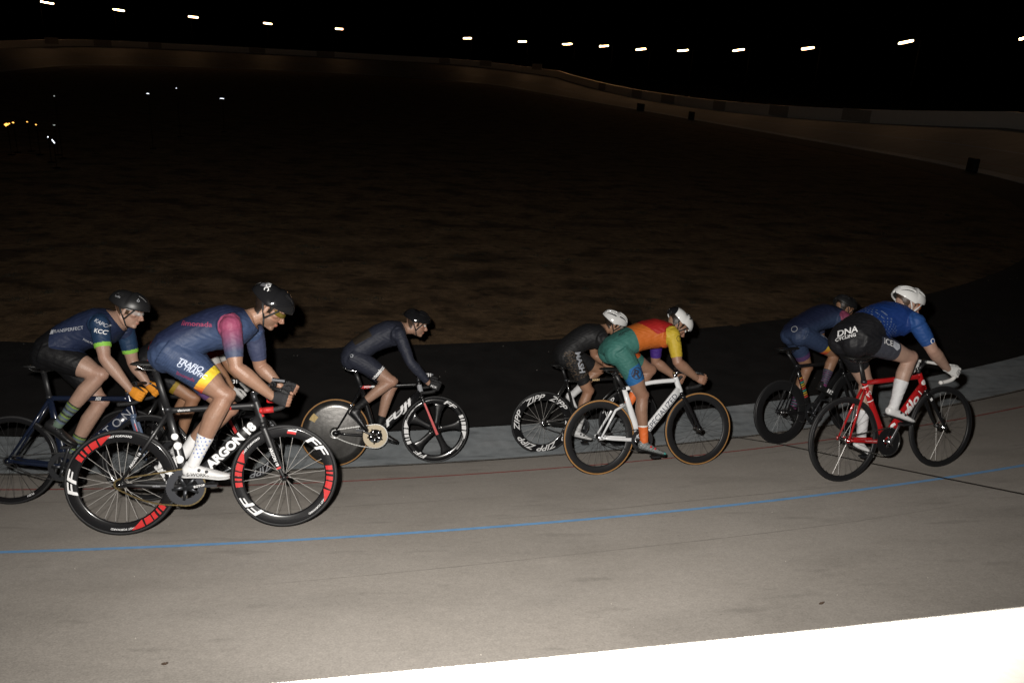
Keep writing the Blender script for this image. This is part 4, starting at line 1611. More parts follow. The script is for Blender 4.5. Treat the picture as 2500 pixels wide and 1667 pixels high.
def shoe(parent, ank, heel, toe, sy, spec):
    ank, heel, toe = V(ank), V(heel), V(toe)
    f = (toe - heel).normalized()
    L_ = (toe - heel).length
    upv = V(0, 1, 0).cross(f) * -1
    if upv.z < 0:
        upv = -upv
    c0 = heel

    def at(s, h, y=0.):
        return c0 + f * (s * L_) + upv * h + V(0, y, 0)
    m = MB()
    secs = [(0.0, .028, .018, .022), (.04, .030, .028, .030), (.14, .034, .033, .036), (.3, .030, .034, .034), (.45, .024, .037, .030), (.6, .018, .043, .024), (.75, .012, .046, .019), (.88, .009, .04, .015), (.97, .008, .024, .010), (1.0, .008, .012, .006)]
    m.tube([at(s, h) for s, h, a, b in secs], [(a, b) for s, h, a, b in secs], 20, power=2.3)
    # collar round the ankle
    m.tube([at(.17, .028), at(.165, .055), at(.16, .07) * .5 + (ank * .5)], [(.032, .044), (.032, .042), (.033, .038)], 18)
    me = remesh(m.mesh('shoe'), .005, 4, .5)
    o = link('shoe', me, spec['mat'], parent)
    co, no, fc = mesh_arrays(me)
    if 'paint' in spec:
        s_ = ((co - np.array(heel)) @ np.array(f)) / L_
        h_ = (co - np.array(heel)) @ np.array(upv)
        set_col(me, spec['paint'](s_, h_))
    m = MB()
    sol = [(-.005, .0, .024), (.05, -.002, .032), (.2, .0, .034), (.4, .001, .034), (.6, -.003, .044), (.78, -.006, .046), (.92, -.004, .036), (1.0, .0, .016)]
    m.tube([at(s, h - .006) for s, h, a in sol], [(a, .008) for s, h, a in sol], 16)
    m.build('sole', spec.get('sole', mat('sole_black', (.013, .013, .013), .5)), o)
    for s, h in ((.36, .042), (.52, .034)):
        if spec.get('dial', True):
            q = at(s, h, sy * .036)
            MB().lathe([(.0, sy * .006), (.009, sy * .005), (.0105, 0), (.0, -.004)], 14, c=q, closed=False).build('closure_dial', spec.get('dial_mat', M_DARKM), o)
    if 'text' in spec:
        put_bm(glyphs(spec['text'], .03, .01), lambda u, v: at(.34, .014, sy * .0395) + f * u + upv * v, 'shoe_lettering', mat('black_print', (.015, .015, .015), .5), o)
    for st in spec.get('stripes', []):
        put_bm(poly2([(-.009, -.02), (.009, -.02), (.016, .02), (-.002, .02)], (2, 3)), lambda u, v: at(st, .02, sy * .042) + f * u + upv * v, 'reflective_stripe', M_REFL, o)
    return o


def make_rider(S):
    J = S['J']
    B = BIKES[S['bike']]
    root = empty('person', bike_matrix(B['base'], B['yaw'], B['lean']))
    tag(root, S['label'], 'person', 'cyclists in the race')
    co, no, faces, inf, hm = build_body(J, S.get('voxel', .0065))
    lab, hl = inf['lab'], inf['hl']
    # skin
    sk = np.tile(np.array(S['skin'], np.float32), (len(co), 1))
    head = (lab == LAB['head']) | (lab == LAB['neck'])
    red = np.zeros(len(co))
    for nm in ('R', 'L'):
        for j_, r_ in (('kn', .07), ('el', .05)):
            red = np.maximum(red, np.exp(-(((co - np.array(J[j_ + nm])) ** 2).sum(1)) / r_ ** 2) * .55)
    red = np.maximum(red, np.where(head & (hl[:, 0] > .05) & (abs(hl[:, 2] + .03) < .03), .45, 0))
    blot = .5 + .5 * np.sin(co[:, 0] * 31 + 2.3 * np.sin(co[:, 2] * 23)) * np.sin(co[:, 2] * 27 + 1.9 * np.sin(co[:, 1] * 37))
    sk *= (1 - red[:, None] * np.array([.08, .28, .30])) * (1 - .10 * blot[:, None])
    hair = np.array(S.get('hair', (.02, .014, .01)))
    hmask = head & (((hl[:, 0] < -.035) & (hl[:, 2] > -.075 - .3 * (hl[:, 0] + .035))) | (hl[:, 2] > .03) | ((abs(hl[:, 0] - .012) < .011) & (hl[:, 2] > -.03) & (abs(hl[:, 1]) > .055)))
    sk[hmask] = hair
    lips = head & (abs(hl[:, 1]) < .024) & (hl[:, 0] > .085) & (hl[:, 2] < -.066) & (hl[:, 2] > -.083)
    sk[lips] *= np.array([.95, .62, .6])
    beard = S.get('beard', 0.)
    if beard:
        bm_ = head & (hl[:, 2] < -.052) & (hl[:, 0] > -.005) & ~lips & (hl[:, 2] > -.125)
        sk[bm_] = sk[bm_] * (1 - beard) + hair * beard
    brow = head & (hl[:, 0] > .07) & (abs(hl[:, 1]) > .012) & (abs(hl[:, 1]) < .05) & (abs(hl[:, 2] - .024) < .006)
    sk[brow] = sk[brow] * .35 + hair * .65
    knee = np.zeros(len(co))
    # body mesh (hands joined in)
    verts, fcs, cols = [tuple(v) for v in co.tolist()], list(faces), [sk]
    hands = {}
    for nm, sy in (('R', -1), ('L', 1)):
        wr, ha = J['wr' + nm], J['ha' + nm]
        hme = build_hand(wr, ha, sy, S.get('hand_axis', (.12, 0, 1)))
        hco, hno, hf = mesh_arrays(hme)
        bpy.data.meshes.remove(hme)
        hands[nm] = (hco, hno, hf)
        if S.get('glove') != 'full':
            k = len(verts)
            verts += [tuple(v) for v in hco.tolist()]
            fcs += [tuple(i + k for i in f) for f in hf]
            cols.append(np.tile(np.array(S['skin'], np.float32) * np.array([.95, .88, .86]), (len(hco), 1)))
    me = bpy.data.meshes.new('body')
    me.from_pydata(verts, [], fcs)
    set_col(me, np.concatenate(cols))
    body = link('body', me, M_SKIN, root)
    # eyes
    for sy in (-1, 1):
        MB().ball(hm @ V(.083, sy * .03, .0), .0115, 10, 8).build('eye', mat('eye_white', (.55, .53, .5), .2), body)
        MB().ball(hm @ V(.0925, sy * .031, -.001), .0045, 8, 6).build('iris', mat('iris_dark', (.02, .015, .012), .2), body)
    # garments
    kit = []
    for g in S['kit']:
        kit.append(g)
        if g['name'] == 'sock':
            g2 = dict(g)
            m0 = g['mask']
            g2['mask'] = (lambda I, m0=m0: m0(dict(I, lab=np.where(I['lab'] == LAB['snL'], LAB['snR'], np.where(I['lab'] == LAB['snR'], LAB['snL'], I['lab'])))))
            kit.append(g2)
    for g in kit:
        keep, colr, off = g['mask'](inf), g['col'](inf), g.get('off', .0032)
        wr_ = .0014 * np.sin(co[:, 0] * 95 + 3 * np.sin(co[:, 2] * 60)) * np.sin(co[:, 2] * 70 + 2 * np.sin(co[:, 1] * 50))
        go = submesh(g['name'], co + no * (off + wr_ * g.get('wr', 1.))[:, None], faces, keep, colr.astype(np.float32), M_SUIT, root)
        if go is None:
            continue
        g['obj'] = go
        if 'label' in g:
            go['label'] = g['label']
        tx = g.get('text', [])
        if tx:
            bv = BVHTree.FromPolygons([v.co[:] for v in go.data.vertices], [tuple(p.vertices) for p in go.data.polygons])
            for d in tx:
                rd = V(d.get('dir', (0, 1, 0))).normalized()
                uu = V(d.get('u', (1, 0, 0)))
                uu = (uu - rd * uu.dot(rd)).normalized()
                vv = uu.cross(rd) * -1
                if vv.z < 0:
                    vv = -vv
                cpt = V(d['at'])

                def fn(u, v, rd=rd, uu=uu, vv=vv, cpt=cpt, bv=bv):
                    o_ = cpt + uu * u + vv * v - rd * 1.2
                    hit = bv.ray_cast(o_, rd, 2.4)
                    if hit[0] is None:
                        return None
                    return hit[0] - rd * .0028
                if 'text' in d:
                    bm = glyphs(d['text'], d['size'], d.get('bold', .02), d.get('shear', 0), d.get('width', 1.), (max(6, 3 * len(d['text'])), 4))
                elif 'ring' in d:
                    bm = ring2(*d['ring'])
                elif 'disc' in d:
                    bm = disc2(d['disc'])
                else:
                    bm = poly2(d['poly'], (8, 5))
                put_bm(bm, fn, d.get('name', 'printed_lettering'), d.get('mat', M_WHITE), go, R(d.get('rot', 0)))
    for nm, sy in (('R', -1), ('L', 1)):
        hco, hno, hf = hands[nm]
        if S.get('glove'):
            wr, ha = np.array(J['wr' + nm]), np.array(J['ha' + nm])
            d = (ha - wr) / np.linalg.norm(ha - wr)
            s_ = (hco - wr) @ d
            keep = np.ones(len(hco), bool) if S['glove'] == 'full' else (s_ < np.linalg.norm(ha - wr) + .016)
            keep &= s_ > -.028
            o = submesh('glove', hco + hno * .0022, hf, keep, np.tile(np.array(S['glove_col'], np.float32), (len(hco), 1)), mat('glove_fabric', rough=.75, bump=.5, bscale=160, attr='kit', var=.12, vscale=70), root)
            if S.get('glove_text') and nm == 'R':
                kn_ = V(J['haR'])
                if S['glove_text'] == 'ring':
                    for bm_, nm_ in ((ring2(.019, .022), 'r'), (glyphs('5', .03, .01), 't')):
                        put_bm(bm_, lambda u, v: kn_ + V(u - .012, -.047, v), 'glove_emblem', mat('black_print', (.015, .015, .015), .5), o)
                else:
                    put_bm(glyphs(S['glove_text'], .03, .01), lambda u, v: kn_ + V(u - .03, -.047, v), 'glove_lettering', M_WHITE, o, R(-20))
        shoe(root, J['an' + nm], J['heel' + nm], J['toe' + nm], sy, S['shoe'])
    helmet(root, hm, S['helmet'], S['bike'])
    if S.get('glasses'):
        glasses(root, hm, *S['glasses'])
    for sy in (-1, 1):
        pass
    if S.get('ponytail'):
        m = MB()
        q = [hm @ V(-.11, 0, -.02), hm @ V(-.15, 0, -.03), hm @ V(-.19, .005, -.05), hm @ V(-.215, .01, -.075)]
        m.tube(cr(q, 3), lerp_list([.014, .02, .017, .005], 3), 8)
        m.build('hair', mat('dark_hair', (.018, .013, .01), .6, bump=.6, bscale=200), root)
    return root


def m_and(*a):
    r_ = a[0]
    for q in a[1:]:
        r_ = r_ & q
    return r_


def suit_mask(sleeve=.8, short=.74, lo=-9., neckf=1.09, sleeveL=None, shortL=None):
    def fn(I):
        l, t = I['lab'], I['t']
        k = ((l == LAB['torso']) & (I['f'] < 1.4) & (np.sqrt((I['hl'] ** 2).sum(1)) > .158)) | ((l == LAB['neck']) & (t < .05))
        k |= (l == LAB['uaR']) & (t < sleeve)
        k |= (l == LAB['uaL']) & (t < (sleeveL or sleeve))
        if sleeve > 1:
            k |= (l == LAB['faR']) & (t < sleeve - 1)
            k |= (l == LAB['faL']) & (t < sleeve - 1)
        k |= (l == LAB['thR']) & (t < short)
        k |= (l == LAB['thL']) & (t < (shortL or short))
        k &= I['f'] > lo
        k |= False
        return k
    return fn


def jersey_mask(sleeve, cut):
    def fn(I):
        l, t = I['lab'], I['t']
        k = ((l == LAB['torso']) & (I['f'] < 1.4) & (np.sqrt((I['hl'] ** 2).sum(1)) > .158) & (I['f'] - I['b'] * .9 > cut)) | ((l == LAB['neck']) & (t < .05))
        k |= (l == LAB['uaR']) & (t < sleeve)
        k |= (l == LAB['uaL']) & (t < sleeve)
        return k
    return fn


def shorts_mask(short, cut):
    def fn(I):
        l, t = I['lab'], I['t']
        k = (l == LAB['torso']) & (I['f'] - I['b'] * .9 < cut + .55)
        k |= (l == LAB['thR']) & (t < short)
        k |= (l == LAB['thL']) & (t < short)
        return k
    return fn


def sock_mask(t0, leg='snR'):
    def fn(I):
        l, t = I['lab'], I['t']
        return (l == LAB[leg]) & (t > t0)
    return fn


def flat(c):
    def fn(I):
        return np.tile(np.array(c, np.float32), (len(I['lab']), 1))
    return fn


def put(c, m, col):
    c[m] = np.array(col, np.float32)


def isl(I, *names):
    r_ = np.zeros(len(I['lab']), bool)
    for n_ in names:
        r_ |= I['lab'] == LAB[n_]
    return r_


def kit_blue(dark=1.):
    def fn(I):
        c = flat((.034, .054, .112))(I)
        l, t = I['lab'], I['t']
        # darker upper back
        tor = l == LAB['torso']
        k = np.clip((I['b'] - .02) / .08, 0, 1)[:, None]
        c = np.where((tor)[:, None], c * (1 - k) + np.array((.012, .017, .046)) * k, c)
        for n_ in ('uaR', 'uaL'):
            m = l == LAB[n_]
            a = np.clip((t - .12) / .55, 0, 1)[:, None]
            g = np.array((.24, .052, .105)) * (1 - a) + np.array((.05, .062, .11)) * a
            if n_ == 'uaL':
                g = np.tile(np.array((.038, .046, .09)), (len(t), 1))
            c = np.where(m[:, None], g, c)
        for n_ in ('thR', 'thL'):
            m = l == LAB[n_]
            st = .92 + .16 * (np.sin(t * 190 + I['P'][:, 1] * 40) > 0)
            c = np.where(m[:, None], c * st[:, None], c)
            a = np.clip((.73 - I['P'][:, 2] * 0 - t) / .1, 0, 1)
            band = m & (t > .60)
            if n_ == 'thR':
                bz = I['P'][band & (t < .74), 2]
                mixz = np.clip((I['P'][:, 2] - np.percentile(bz, 12)) / .06, 0, 1)[:, None] if len(bz) else np.ones((len(t), 1))
                yc = np.array((.62, .07, .04)) * (1 - mixz) + np.array((.72, .52, .04)) * mixz
                c = np.where(band[:, None], yc, c)
            else:
                c[band] = (.10, .05, .14)
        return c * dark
    return fn


WP = M_WHITE
PINKP = mat('pink_print', (.22, .03, .075), .6)
PALEB = mat('pale_blue_print', (.5, .56, .68), .6)
DIMW = mat('dim_white_print', (.42, .44, .48), .6)
BLKP = mat('black_print', (.015, .015, .015), .5)
NAVP = mat('navy_print', (.03, .035, .06), .5)

M_SHOEK = mat('shoe_black', (.014, .014, .015), .4)
M_SHOEW = mat('shoe_white', (.72, .72, .72), .4)
M_SHOEP = mat('shoe_print', rough=.5, attr='kit')
HB_ = mat('helmet_black_gloss', (.010, .010, .011), .12, coat=1.)
HM_ = mat('helmet_black_matt', (.014, .014, .015), .4)
HW_ = mat('helmet_white_gloss', (.72, .72, .71), .2, coat=.8)
HG_ = mat('helmet_grey', (.11, .11, .12), .4)


def v_aero(am, bm):
    return (.30 < bm < .42 and (.20 < am < .27 or .73 < am < .80)) or (.6 < bm < .78 and (.30 < am < .345 or .655 < am < .70))


def v_road(am, bm):
    if not (.1 < am < .9):
        return False
    k = (am * 9.) % 1
    if k < .36:
        return (.20 < bm < .40) or (.50 < bm < .82)
    return False


def v_white(am, bm):
    if not (.14 < am < .86):
        return False
    k = (am * 6.5 + .1) % 1
    if k < .36:
        return (.18 < bm < .44) or (.54 < bm < .80)
    return False


RIDERS = [
    dict(bike='A', voxel=.0058, label='cyclist in navy jersey with green cuffs and orange gloves at the left', skin=(.39, .245, .182), hair=(.06, .035, .02), glove='full', glove_col=(.72, .27, .015),
         J=dict(hip=(.30, 1.145), sh=(.70, 1.378), shR=(.69, -.18, 1.375), shL=(.76, .17, 1.33), elR=(.745, -.235, 1.115), wrR=(.911, -.195, .878), haR=(.975, -.2, .838), elL=(.80, .22, 1.06), wrL=(.915, .195, .895), haL=(.975, .2, .838),
                knR=(.675, -.12, .985), anR=(.385, -.12, .625), heelR=(.275, -.12, .60), toeR=(.505, -.12, .455), knL=(.60, .11, .76), anL=(.36, .12, .335), heelL=(.26, .12, .285), toeL=(.475, .12, .14),
                head=(.845, 0, 1.47), hrot=(21, 0, 0), bulk=1.09, thigh=1.1, calf=1.08),
         helmet=dict(mats=[HM_], vents=v_aero, rim=.12, dim=(.150, .106, .118), text=[dict(t='b', size=.045, al=38, be=118, mat=M_GREYP), dict(t='bolle', size=.024, al=28, be=62, mat=M_GREYP)]),
         glasses=(mat('clear_lens', (.75, .75, .75), .05, alpha=.18), mat('clear_frame', (.5, .5, .5), .3)),
         shoe=dict(mat=M_SHOEK),
         kit=[dict(name='bib_shorts', mask=shorts_mask(.66, .10), col=flat((.006, .006, .007)), off=.003),
              dict(name='jersey', mask=jersey_mask(.72, .10), off=.0065,
                   col=lambda I: (lambda c: (put(c, isl(I, 'uaR', 'uaL'), (.015, .038, .085)), put(c, isl(I, 'uaR', 'uaL') & (I['t'] > .60), (.24, .52, .07)), c)[-1])(flat((.014, .022, .055))(I)),
                   text=[dict(text='TRANSPERFECT', at=(.463, 0, 1.32), size=.034, rot=8, mat=DIMW, bold=.0), dict(poly=[(-.018, -.016), (.018, -.016), (.018, .016), (-.018, .016)], at=(.345, 0, 1.303), rot=8, name='printed_block', mat=DIMW), dict(text='KAPO', at=(.725, 0, 1.37), size=.036, rot=-32, mat=DIMW),
                         dict(text='KCC', at=(.725, 0, 1.31), size=.042, rot=-12, mat=WP), dict(text='N', at=(.58, 0, 1.45), size=.04, rot=-15, mat=DIMW, dir=(0, .8, -.6)), dict(text='FORTE', at=(.598, 0, 1.232), size=.022, rot=-35, mat=DIMW)]),
              dict(name='sock', mask=sock_mask(.60), off=.004, wr=0.,
                   col=lambda I: np.array(((.025, .025, .028), (.17, .25, .06), (.09, .12, .17), (.13, .17, .10), (.03, .035, .04), (.10, .13, .19), (.12, .17, .13)))[(np.clip((I['t'] - .60) / .4, 0, .999) * 14).astype(int) % 7])]),
    dict(bike='H', voxel=.0075, label='cyclist in red jersey almost hidden behind the blue-suited rider', skin=(.36, .19, .11), glove='full', glove_col=(.55, .54, .53),
         J=dict(hip=(.175, 1.08), sh=(.69, 1.30), elR=(.815, -.225, 1.08), wrR=(.925, -.2, .89), haR=(.98, -.2, .825), elL=(.80, .22, 1.05), wrL=(.92, .2, .89), haL=(.98, .2, .825),
                knR=(.585, -.115, .79), anR=(.44, -.12, .36), heelR=(.37, -.12, .29), toeR=(.61, -.12, .215), knL=(.56, .11, .86), anL=(.27, .12, .44), heelL=(.15, .12, .39), toeL=(.32, .12, .315),
                head=(.82, 0, 1.385), hrot=(30, 0, 0)),
         helmet=dict(mats=[HB_], vents=v_road), shoe=dict(mat=M_SHOEW),
         kit=[dict(name='bib_shorts', mask=shorts_mask(.70, .10), off=.003, col=lambda I: (lambda c: (put(c, isl(I, 'thR', 'thL') & (I['t'] > .62), (.30, .20, .02)), c)[-1])(flat((.010, .010, .012))(I))),
              dict(name='jersey', mask=jersey_mask(.92, .10), off=.0065, col=lambda I: (lambda c: (put(c, isl(I, 'uaR', 'uaL') & (I['t'] > .68), (.45, .43, .41)), c)[-1])(flat((.30, .016, .016))(I)))]),
    dict(bike='B', voxel=.0048, label='cyclist in blue skinsuit with pink shoulder and black helmet in the front left', skin=(.30, .172, .116), hair=(.018, .012, .009), beard=.35, glove='half', glove_col=(.012, .012, .014),
         J=dict(hip=(.325, 1.158), sh=(.73, 1.33), shR=(.70, -.18, 1.335), shL=(.79, .17, 1.275), elR=(.735, -.24, 1.075), wrR=(.935, -.195, .888), haR=(1.018, -.2, .862), elL=(.82, .22, 1.03), wrL=(.945, .195, .90), haL=(1.018, .2, .862),
                knR=(.65, -.115, .885), anR=(.455, -.12, .475), heelR=(.385, -.12, .395), toeR=(.665, -.12, .375), knL=(.632, .11, .768), anL=(.30, .12, .435), heelL=(.175, .12, .41), toeL=(.285, .12, .265),
                head=(.918, 0, 1.425), hrot=(36, 0, 0), bulk=1.07, thigh=1.14, calf=1.1),
         helmet=dict(mats=[HB_, HW_, HG_], vents=v_aero, rim=.10, dim=(.146, .105, .116), paint=lambda am, bm: 1 if (bm < .20 and .45 < am < .62) else (2 if (.22 < bm < .36 and .62 < am < .76) else 0), text=[dict(t='POC', size=.045, al=52, be=62, rot=-80, mat=M_WHITE)]),
         glasses=(mat('yellow_lens', (.16, .12, .015), .08, alpha=.6), mat('glasses_black', (.012, .012, .012), .3)),
         shoe=dict(mat=M_SHOEW, sole=mat('sole_white', (.6, .6, .6), .4), text='S-WORKS'),
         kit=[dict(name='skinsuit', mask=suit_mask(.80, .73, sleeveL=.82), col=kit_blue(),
                   text=[dict(text='TRAFIO', at=(.47, 0, 1.088), size=.044, rot=-26, shear=.2, mat=PALEB, bold=.02), dict(text='O TRAFFIC', at=(.475, 0, 1.053), size=.038, rot=-28, shear=.2, mat=PALEB, bold=.02), dict(text='limonada', at=(.436, 0, 1.018), size=.032, rot=-25, mat=PINKP),
                         dict(text='limonada', at=(.50, 0, 1.335), size=.04, rot=-3, mat=PINKP, width=1.3), dict(text='O-', at=(.72, 0, 1.125), size=.026, mat=PALEB, rot=5)]),
              dict(name='sock', mask=sock_mask(.60), off=.004, wr=0., col=lambda I: np.where(((np.sin(I['P'][:, 2] * 260) > .2) & (np.sin(I['P'][:, 0] * 300 + I['P'][:, 2] * 60) > .45) & (I['t'] < .92) & (I['P'][:, 1] < 0))[:, None], np.array((.12, .2, .5)), np.array((.72, .72, .72))))]),
    dict(bike='C', label='cyclist in dark long-sleeved skinsuit on the bicycle with the disc wheel', skin=(.40, .24, .17), hair=(.05, .03, .02), beard=.25, glove='full', glove_col=(.012, .012, .013), glove_text='FOX',
         J=dict(hip=(.185, 1.076), sh=(.62, 1.312), elR=(.725, -.235, 1.03), wrR=(.90, -.195, .825), haR=(.977, -.2, .792), elL=(.73, .23, 1.02), wrL=(.90, .195, .825), haL=(.977, .2, .792),
                knR=(.545, -.14, .84), anR=(.225, -.12, .60), heelR=(.135, -.12, .545), toeR=(.315, -.12, .355), knL=(.555, .11, .76), anL=(.425, .12, .36), heelL=(.38, .12, .275), toeL=(.62, .12, .19),
                head=(.805, 0, 1.40), hrot=(20, 0, 0)),
         helmet=dict(mats=[HB_], vents=v_road), shoe=dict(mat=M_SHOEK),
         kit=[dict(name='skinsuit', mask=suit_mask(1.93, .72), col=lambda I: (lambda c: (put(c, (I['lab'] == LAB['torso']) & (I['b'] > .095) & (I['f'] > .15) & (I['f'] < .52), (.034, .026, .018)), put(c, isl(I, 'thR', 'thL') & (I['t'] > .68), (.012, .012, .014)), c)[-1])(flat((.024, .027, .042))(I)),
                   text=[dict(text='nopinz', at=(.43, 0, .935), size=.05, rot=48, mat=M_REFL, bold=.05), dict(disc=.014, at=(.372, 0, .868), mat=M_REFL, name='printed_dot'), dict(ring=(.010, .016), at=(.17, 0, 1.10), mat=DIMW, name='printed_ring')]),
              dict(name='sock', mask=sock_mask(.72), col=flat((.010, .010, .011)), off=.004)]),
    dict(bike='D', label='cyclist in black skinsuit and white vented helmet behind the teal and orange rider', skin=(.36, .2, .125), glove=None,
         J=dict(hip=(.235, 1.068), sh=(.575, 1.26), elR=(.60, -.23, 1.0), wrR=(.83, -.195, .85), haR=(.895, -.2, .805), elL=(.62, .23, 1.0), wrL=(.83, .195, .85), haL=(.895, .2, .805),
                knR=(.455, -.115, .69), anR=(.355, -.12, .29), heelR=(.285, -.12, .215), toeR=(.515, -.12, .16), knL=(.645, .11, .855), anL=(.37, .12, .60), heelL=(.275, .12, .57), toeL=(.41, .12, .435),
                head=(.75, 0, 1.375), hrot=(26, -8, 0), thigh=.95),
         helmet=dict(mats=[HW_], vents=v_white), glasses=(mat('pale_lens', (.5, .45, .4), .08, alpha=.6), mat('white_frame', (.7, .7, .7), .3)), shoe=dict(mat=M_SHOEW),
         kit=[dict(name='skinsuit', mask=suit_mask(.66, .78),
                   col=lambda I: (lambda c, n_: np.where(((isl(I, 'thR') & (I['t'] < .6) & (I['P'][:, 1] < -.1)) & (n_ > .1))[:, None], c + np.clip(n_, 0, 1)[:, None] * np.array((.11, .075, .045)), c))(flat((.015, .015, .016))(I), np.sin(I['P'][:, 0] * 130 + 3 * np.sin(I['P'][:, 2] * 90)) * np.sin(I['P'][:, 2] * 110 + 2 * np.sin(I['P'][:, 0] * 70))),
                   text=[dict(text='MASH', at=(.335, 0, 1.01), size=.085, rot=-76, mat=DIMW, bold=.03, shear=.2)]),
              dict(name='sock', mask=sock_mask(.6), col=flat((.62, .62, .62)), off=.004)]),
    dict(bike='E', voxel=.0055, label='cyclist in teal, orange and yellow skinsuit on the white bicycle', skin=(.29, .165, .11), glove=None, ponytail=False,
         J=dict(hip=(.165, 1.09), sh=(.635, 1.235), shR=(.63, -.18, 1.235), shL=(.655, .17, 1.20), elR=(.645, -.24, .985), wrR=(.845, -.2, .835), haR=(.905, -.2, .812), elL=(.665, .225, .945), wrL=(.845, .2, .80), haL=(.905, .2, .768),
                knR=(.365, -.115, .695), anR=(.375, -.12, .31), heelR=(.315, -.12, .235), toeR=(.585, -.12, .155), knL=(.555, .115, .885), anL=(.335, .12, .585), heelL=(.245, .12, .545), toeL=(.375, .12, .415),
                head=(.775, 0, 1.292), hrot=(46, 0, 0)),
         helmet=dict(mats=[HW_, HB_], vents=lambda am, bm: (.5 < bm < .66 and (.40 < am < .47 or .53 < am < .60)), rim=.10, dim=(.142, .1, .106), paint=lambda am, bm: 1 if bm < .24 else 0, text=[dict(t='14', size=.085, al=50, be=98, rot=-35, mat=BLKP)]),
         shoe=dict(mat=M_SHOEP, paint=lambda s, h: np.where((s > .86)[:, None], np.array((.10, .5, .45)), np.where(((np.sin(s * 95) * np.sin(h * 420)) > 0)[:, None], np.array((.32, .34, .34)), np.array((.05, .055, .055)))), dial_mat=M_REDP),
         kit=[dict(name='skinsuit', mask=suit_mask(.84, .70),
                   col=lambda I: (lambda c: (put(c, (I['lab'] == LAB['torso']) & (I['f'] > .34 + .0 * I['b']), (.46, .115, .018)), put(c, (I['lab'] == LAB['torso']) & (I['f'] > .72 - (I['b'] - .05) * 1.5) & (I['b'] > .05), (.32, .014, .013)),
                                             put(c, (I['lab'] == LAB['torso']) & (I['f'] > .34) & (I['b'] < -.06), (.42, .08, .015)), put(c, isl(I, 'uaR'), (.46, .33, .03)), put(c, isl(I, 'uaL'), (.05, .02, .17)), put(c, isl(I, 'thR') & (I['t'] > .36) & (I['P'][:, 0] > .215), (.022, .12, .31)), c)[-1])(flat((.040, .140, .120))(I)),
                   text=[dict(ring=(.045, .053), at=(.285, 0, .905), mat=NAVP, name='printed_ring'), dict(text='R', at=(.285, 0, .902), size=.09, rot=-12, bold=.04, width=1.25, mat=NAVP), dict(text='MARKET', at=(.25, 0, 1.205), size=.03, rot=14, mat=BLKP, dir=(.25, .8, -.55)), dict(text='OXO', at=(.215, 0, 1.17), size=.026, rot=14, mat=BLKP, dir=(.25, .8, -.55)),
                         dict(ring=(.022, .026), at=(.655, 0, 1.19), mat=BLKP, name='printed_ring')]),
              dict(name='sock', mask=sock_mask(.66), off=.004, col=lambda I: np.where((I['t'] < .70)[:, None], np.array((.72, .70, .66)), np.array((.68, .15, .035))))]),
    dict(bike='F', label='cyclist in dark blue and pink skinsuit and black helmet, behind the red bicycle', skin=(.33, .18, .11), glove=None,
         J=dict(hip=(.225, 1.13), sh=(.69, 1.285), elR=(.75, -.23, 1.04), wrR=(.87, -.195, .885), haR=(.937, -.2, .83), elL=(.75, .23, 1.04), wrL=(.87, .195, .885), haL=(.937, .2, .83),
                knR=(.625, -.115, .895), anR=(.465, -.12, .60), heelR=(.385, -.12, .56), toeR=(.59, -.12, .45), knL=(.46, .11, .745), anL=(.28, .12, .35), heelL=(.195, .12, .315), toeL=(.345, .12, .135),
                head=(.87, 0, 1.36), hrot=(28, 0, 0)),
         helmet=dict(mats=[HM_], vents=v_road), shoe=dict(mat=M_SHOEK, stripes=(.42, .54, .66), dial=False),
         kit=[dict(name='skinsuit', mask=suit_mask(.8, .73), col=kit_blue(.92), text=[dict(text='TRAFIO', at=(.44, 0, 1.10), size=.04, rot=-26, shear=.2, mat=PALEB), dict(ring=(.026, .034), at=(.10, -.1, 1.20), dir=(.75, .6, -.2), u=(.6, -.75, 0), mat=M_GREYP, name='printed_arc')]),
              dict(name='sock', mask=sock_mask(.55), off=.004, col=lambda I: np.where((np.sin(I['t'] * 95) > .3)[:, None], np.array((.16, .04, .12)), np.where((np.sin(I['t'] * 95 + 1.6) > .3)[:, None], np.array((.03, .14, .16)), np.array((.02, .02, .022)))))]),
    dict(bike='G', voxel=.0055, label='cyclist in bright blue and black kit with white helmet on the red bicycle', skin=(.39, .25, .19), hair=(.05, .03, .02), glove='full', glove_col=(.62, .62, .61), glove_text='ring',
         J=dict(hip=(.06, 1.115), sh=(.505, 1.25), shR=(.50, -.18, 1.25), shL=(.52, .18, 1.24), elR=(.61, -.245, 1.02), wrR=(.815, -.2, .855), haR=(.895, -.2, .822), elL=(.62, .24, 1.01), wrL=(.815, .2, .855), haL=(.895, .2, .822),
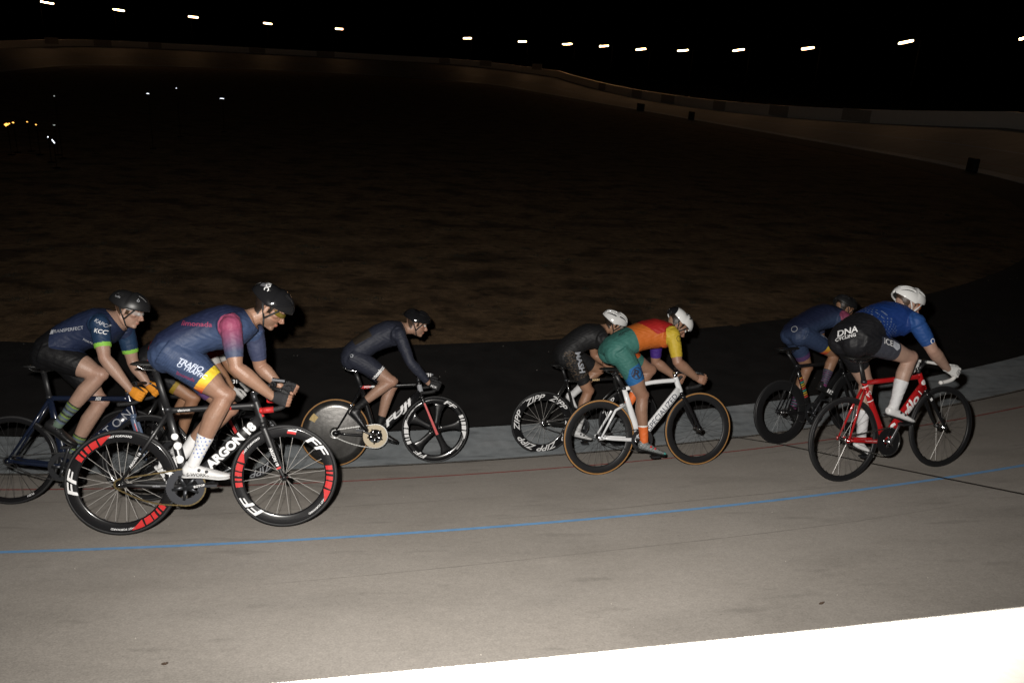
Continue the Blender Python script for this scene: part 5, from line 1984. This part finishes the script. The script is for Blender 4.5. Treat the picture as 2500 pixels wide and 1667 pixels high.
                knR=(.515, -.125, .955), anR=(.375, -.12, .59), heelR=(.295, -.12, .53), toeR=(.575, -.12, .435), knL=(.315, .11, .74), anL=(.285, .12, .30), heelL=(.205, .12, .235), toeL=(.40, .12, .115),
                head=(.61, 0, 1.365), hrot=(24, -6, 0), bulk=1.08),
         helmet=dict(mats=[HW_], vents=v_white, strap=mat('strap_white', (.6, .6, .6), .6)), glasses=(mat('orange_lens', (.5, .12, .02), .1, alpha=.85), mat('orange_frame', (.6, .12, .02), .3)), shoe=dict(mat=M_SHOEW),
         kit=[dict(name='skinsuit', mask=suit_mask(.80, .66),
                   col=lambda I: (lambda c: (put(c, ((I['lab'] == LAB['torso']) & (I['f'] + I['b'] * .55 > .40)), (.007, .030, .145)), put(c, isl(I, 'uaR', 'uaL'), (.016, .06, .21)), put(c, isl(I, 'thR') & (I['t'] > .24) & (I['P'][:, 1] < -.10), (.045, .048, .062)),
                                             put(c, ((I['lab'] == LAB['torso']) & (I['f'] + I['b'] * .55 > .40) & (I['f'] + I['b'] * .55 < .62) & (np.sin(I['P'][:, 0] * 211 + I['P'][:, 2] * 97) * np.sin(I['P'][:, 2] * 173 - I['P'][:, 1] * 131) > .72)), (.16, .2, .28)), c)[-1])(flat((.010, .010, .012))(I)),
                   text=[dict(text='DNA', at=(-.075, -.1, 1.20), size=.066, rot=14, shear=.3, bold=.02, dir=(.62, .75, -.22), u=(.75, -.62, 0), mat=WP), dict(text='CYCLING', at=(-.085, -.1, 1.155), size=.034, rot=14, shear=.2, dir=(.62, .75, -.22), u=(.75, -.62, 0), mat=WP),
                         dict(text='ICE', at=(.235, 0, 1.10), size=.062, rot=-20, mat=WP, bold=.0), dict(poly=[(-.035, -.02), (.02, -.028), (.04, .0), (.03, .03), (-.035, .03)], at=(.31, 0, 1.065), rot=-30, mat=DIMW, name='printed_oval'), dict(ring=(.014, .02), at=(.575, 0, 1.095), mat=WP, name='printed_ring')]),
              dict(name='sock', mask=sock_mask(.48), off=.004, col=flat((.62, .62, .63)))]),
]
for S_ in RIDERS:
    make_rider(S_)
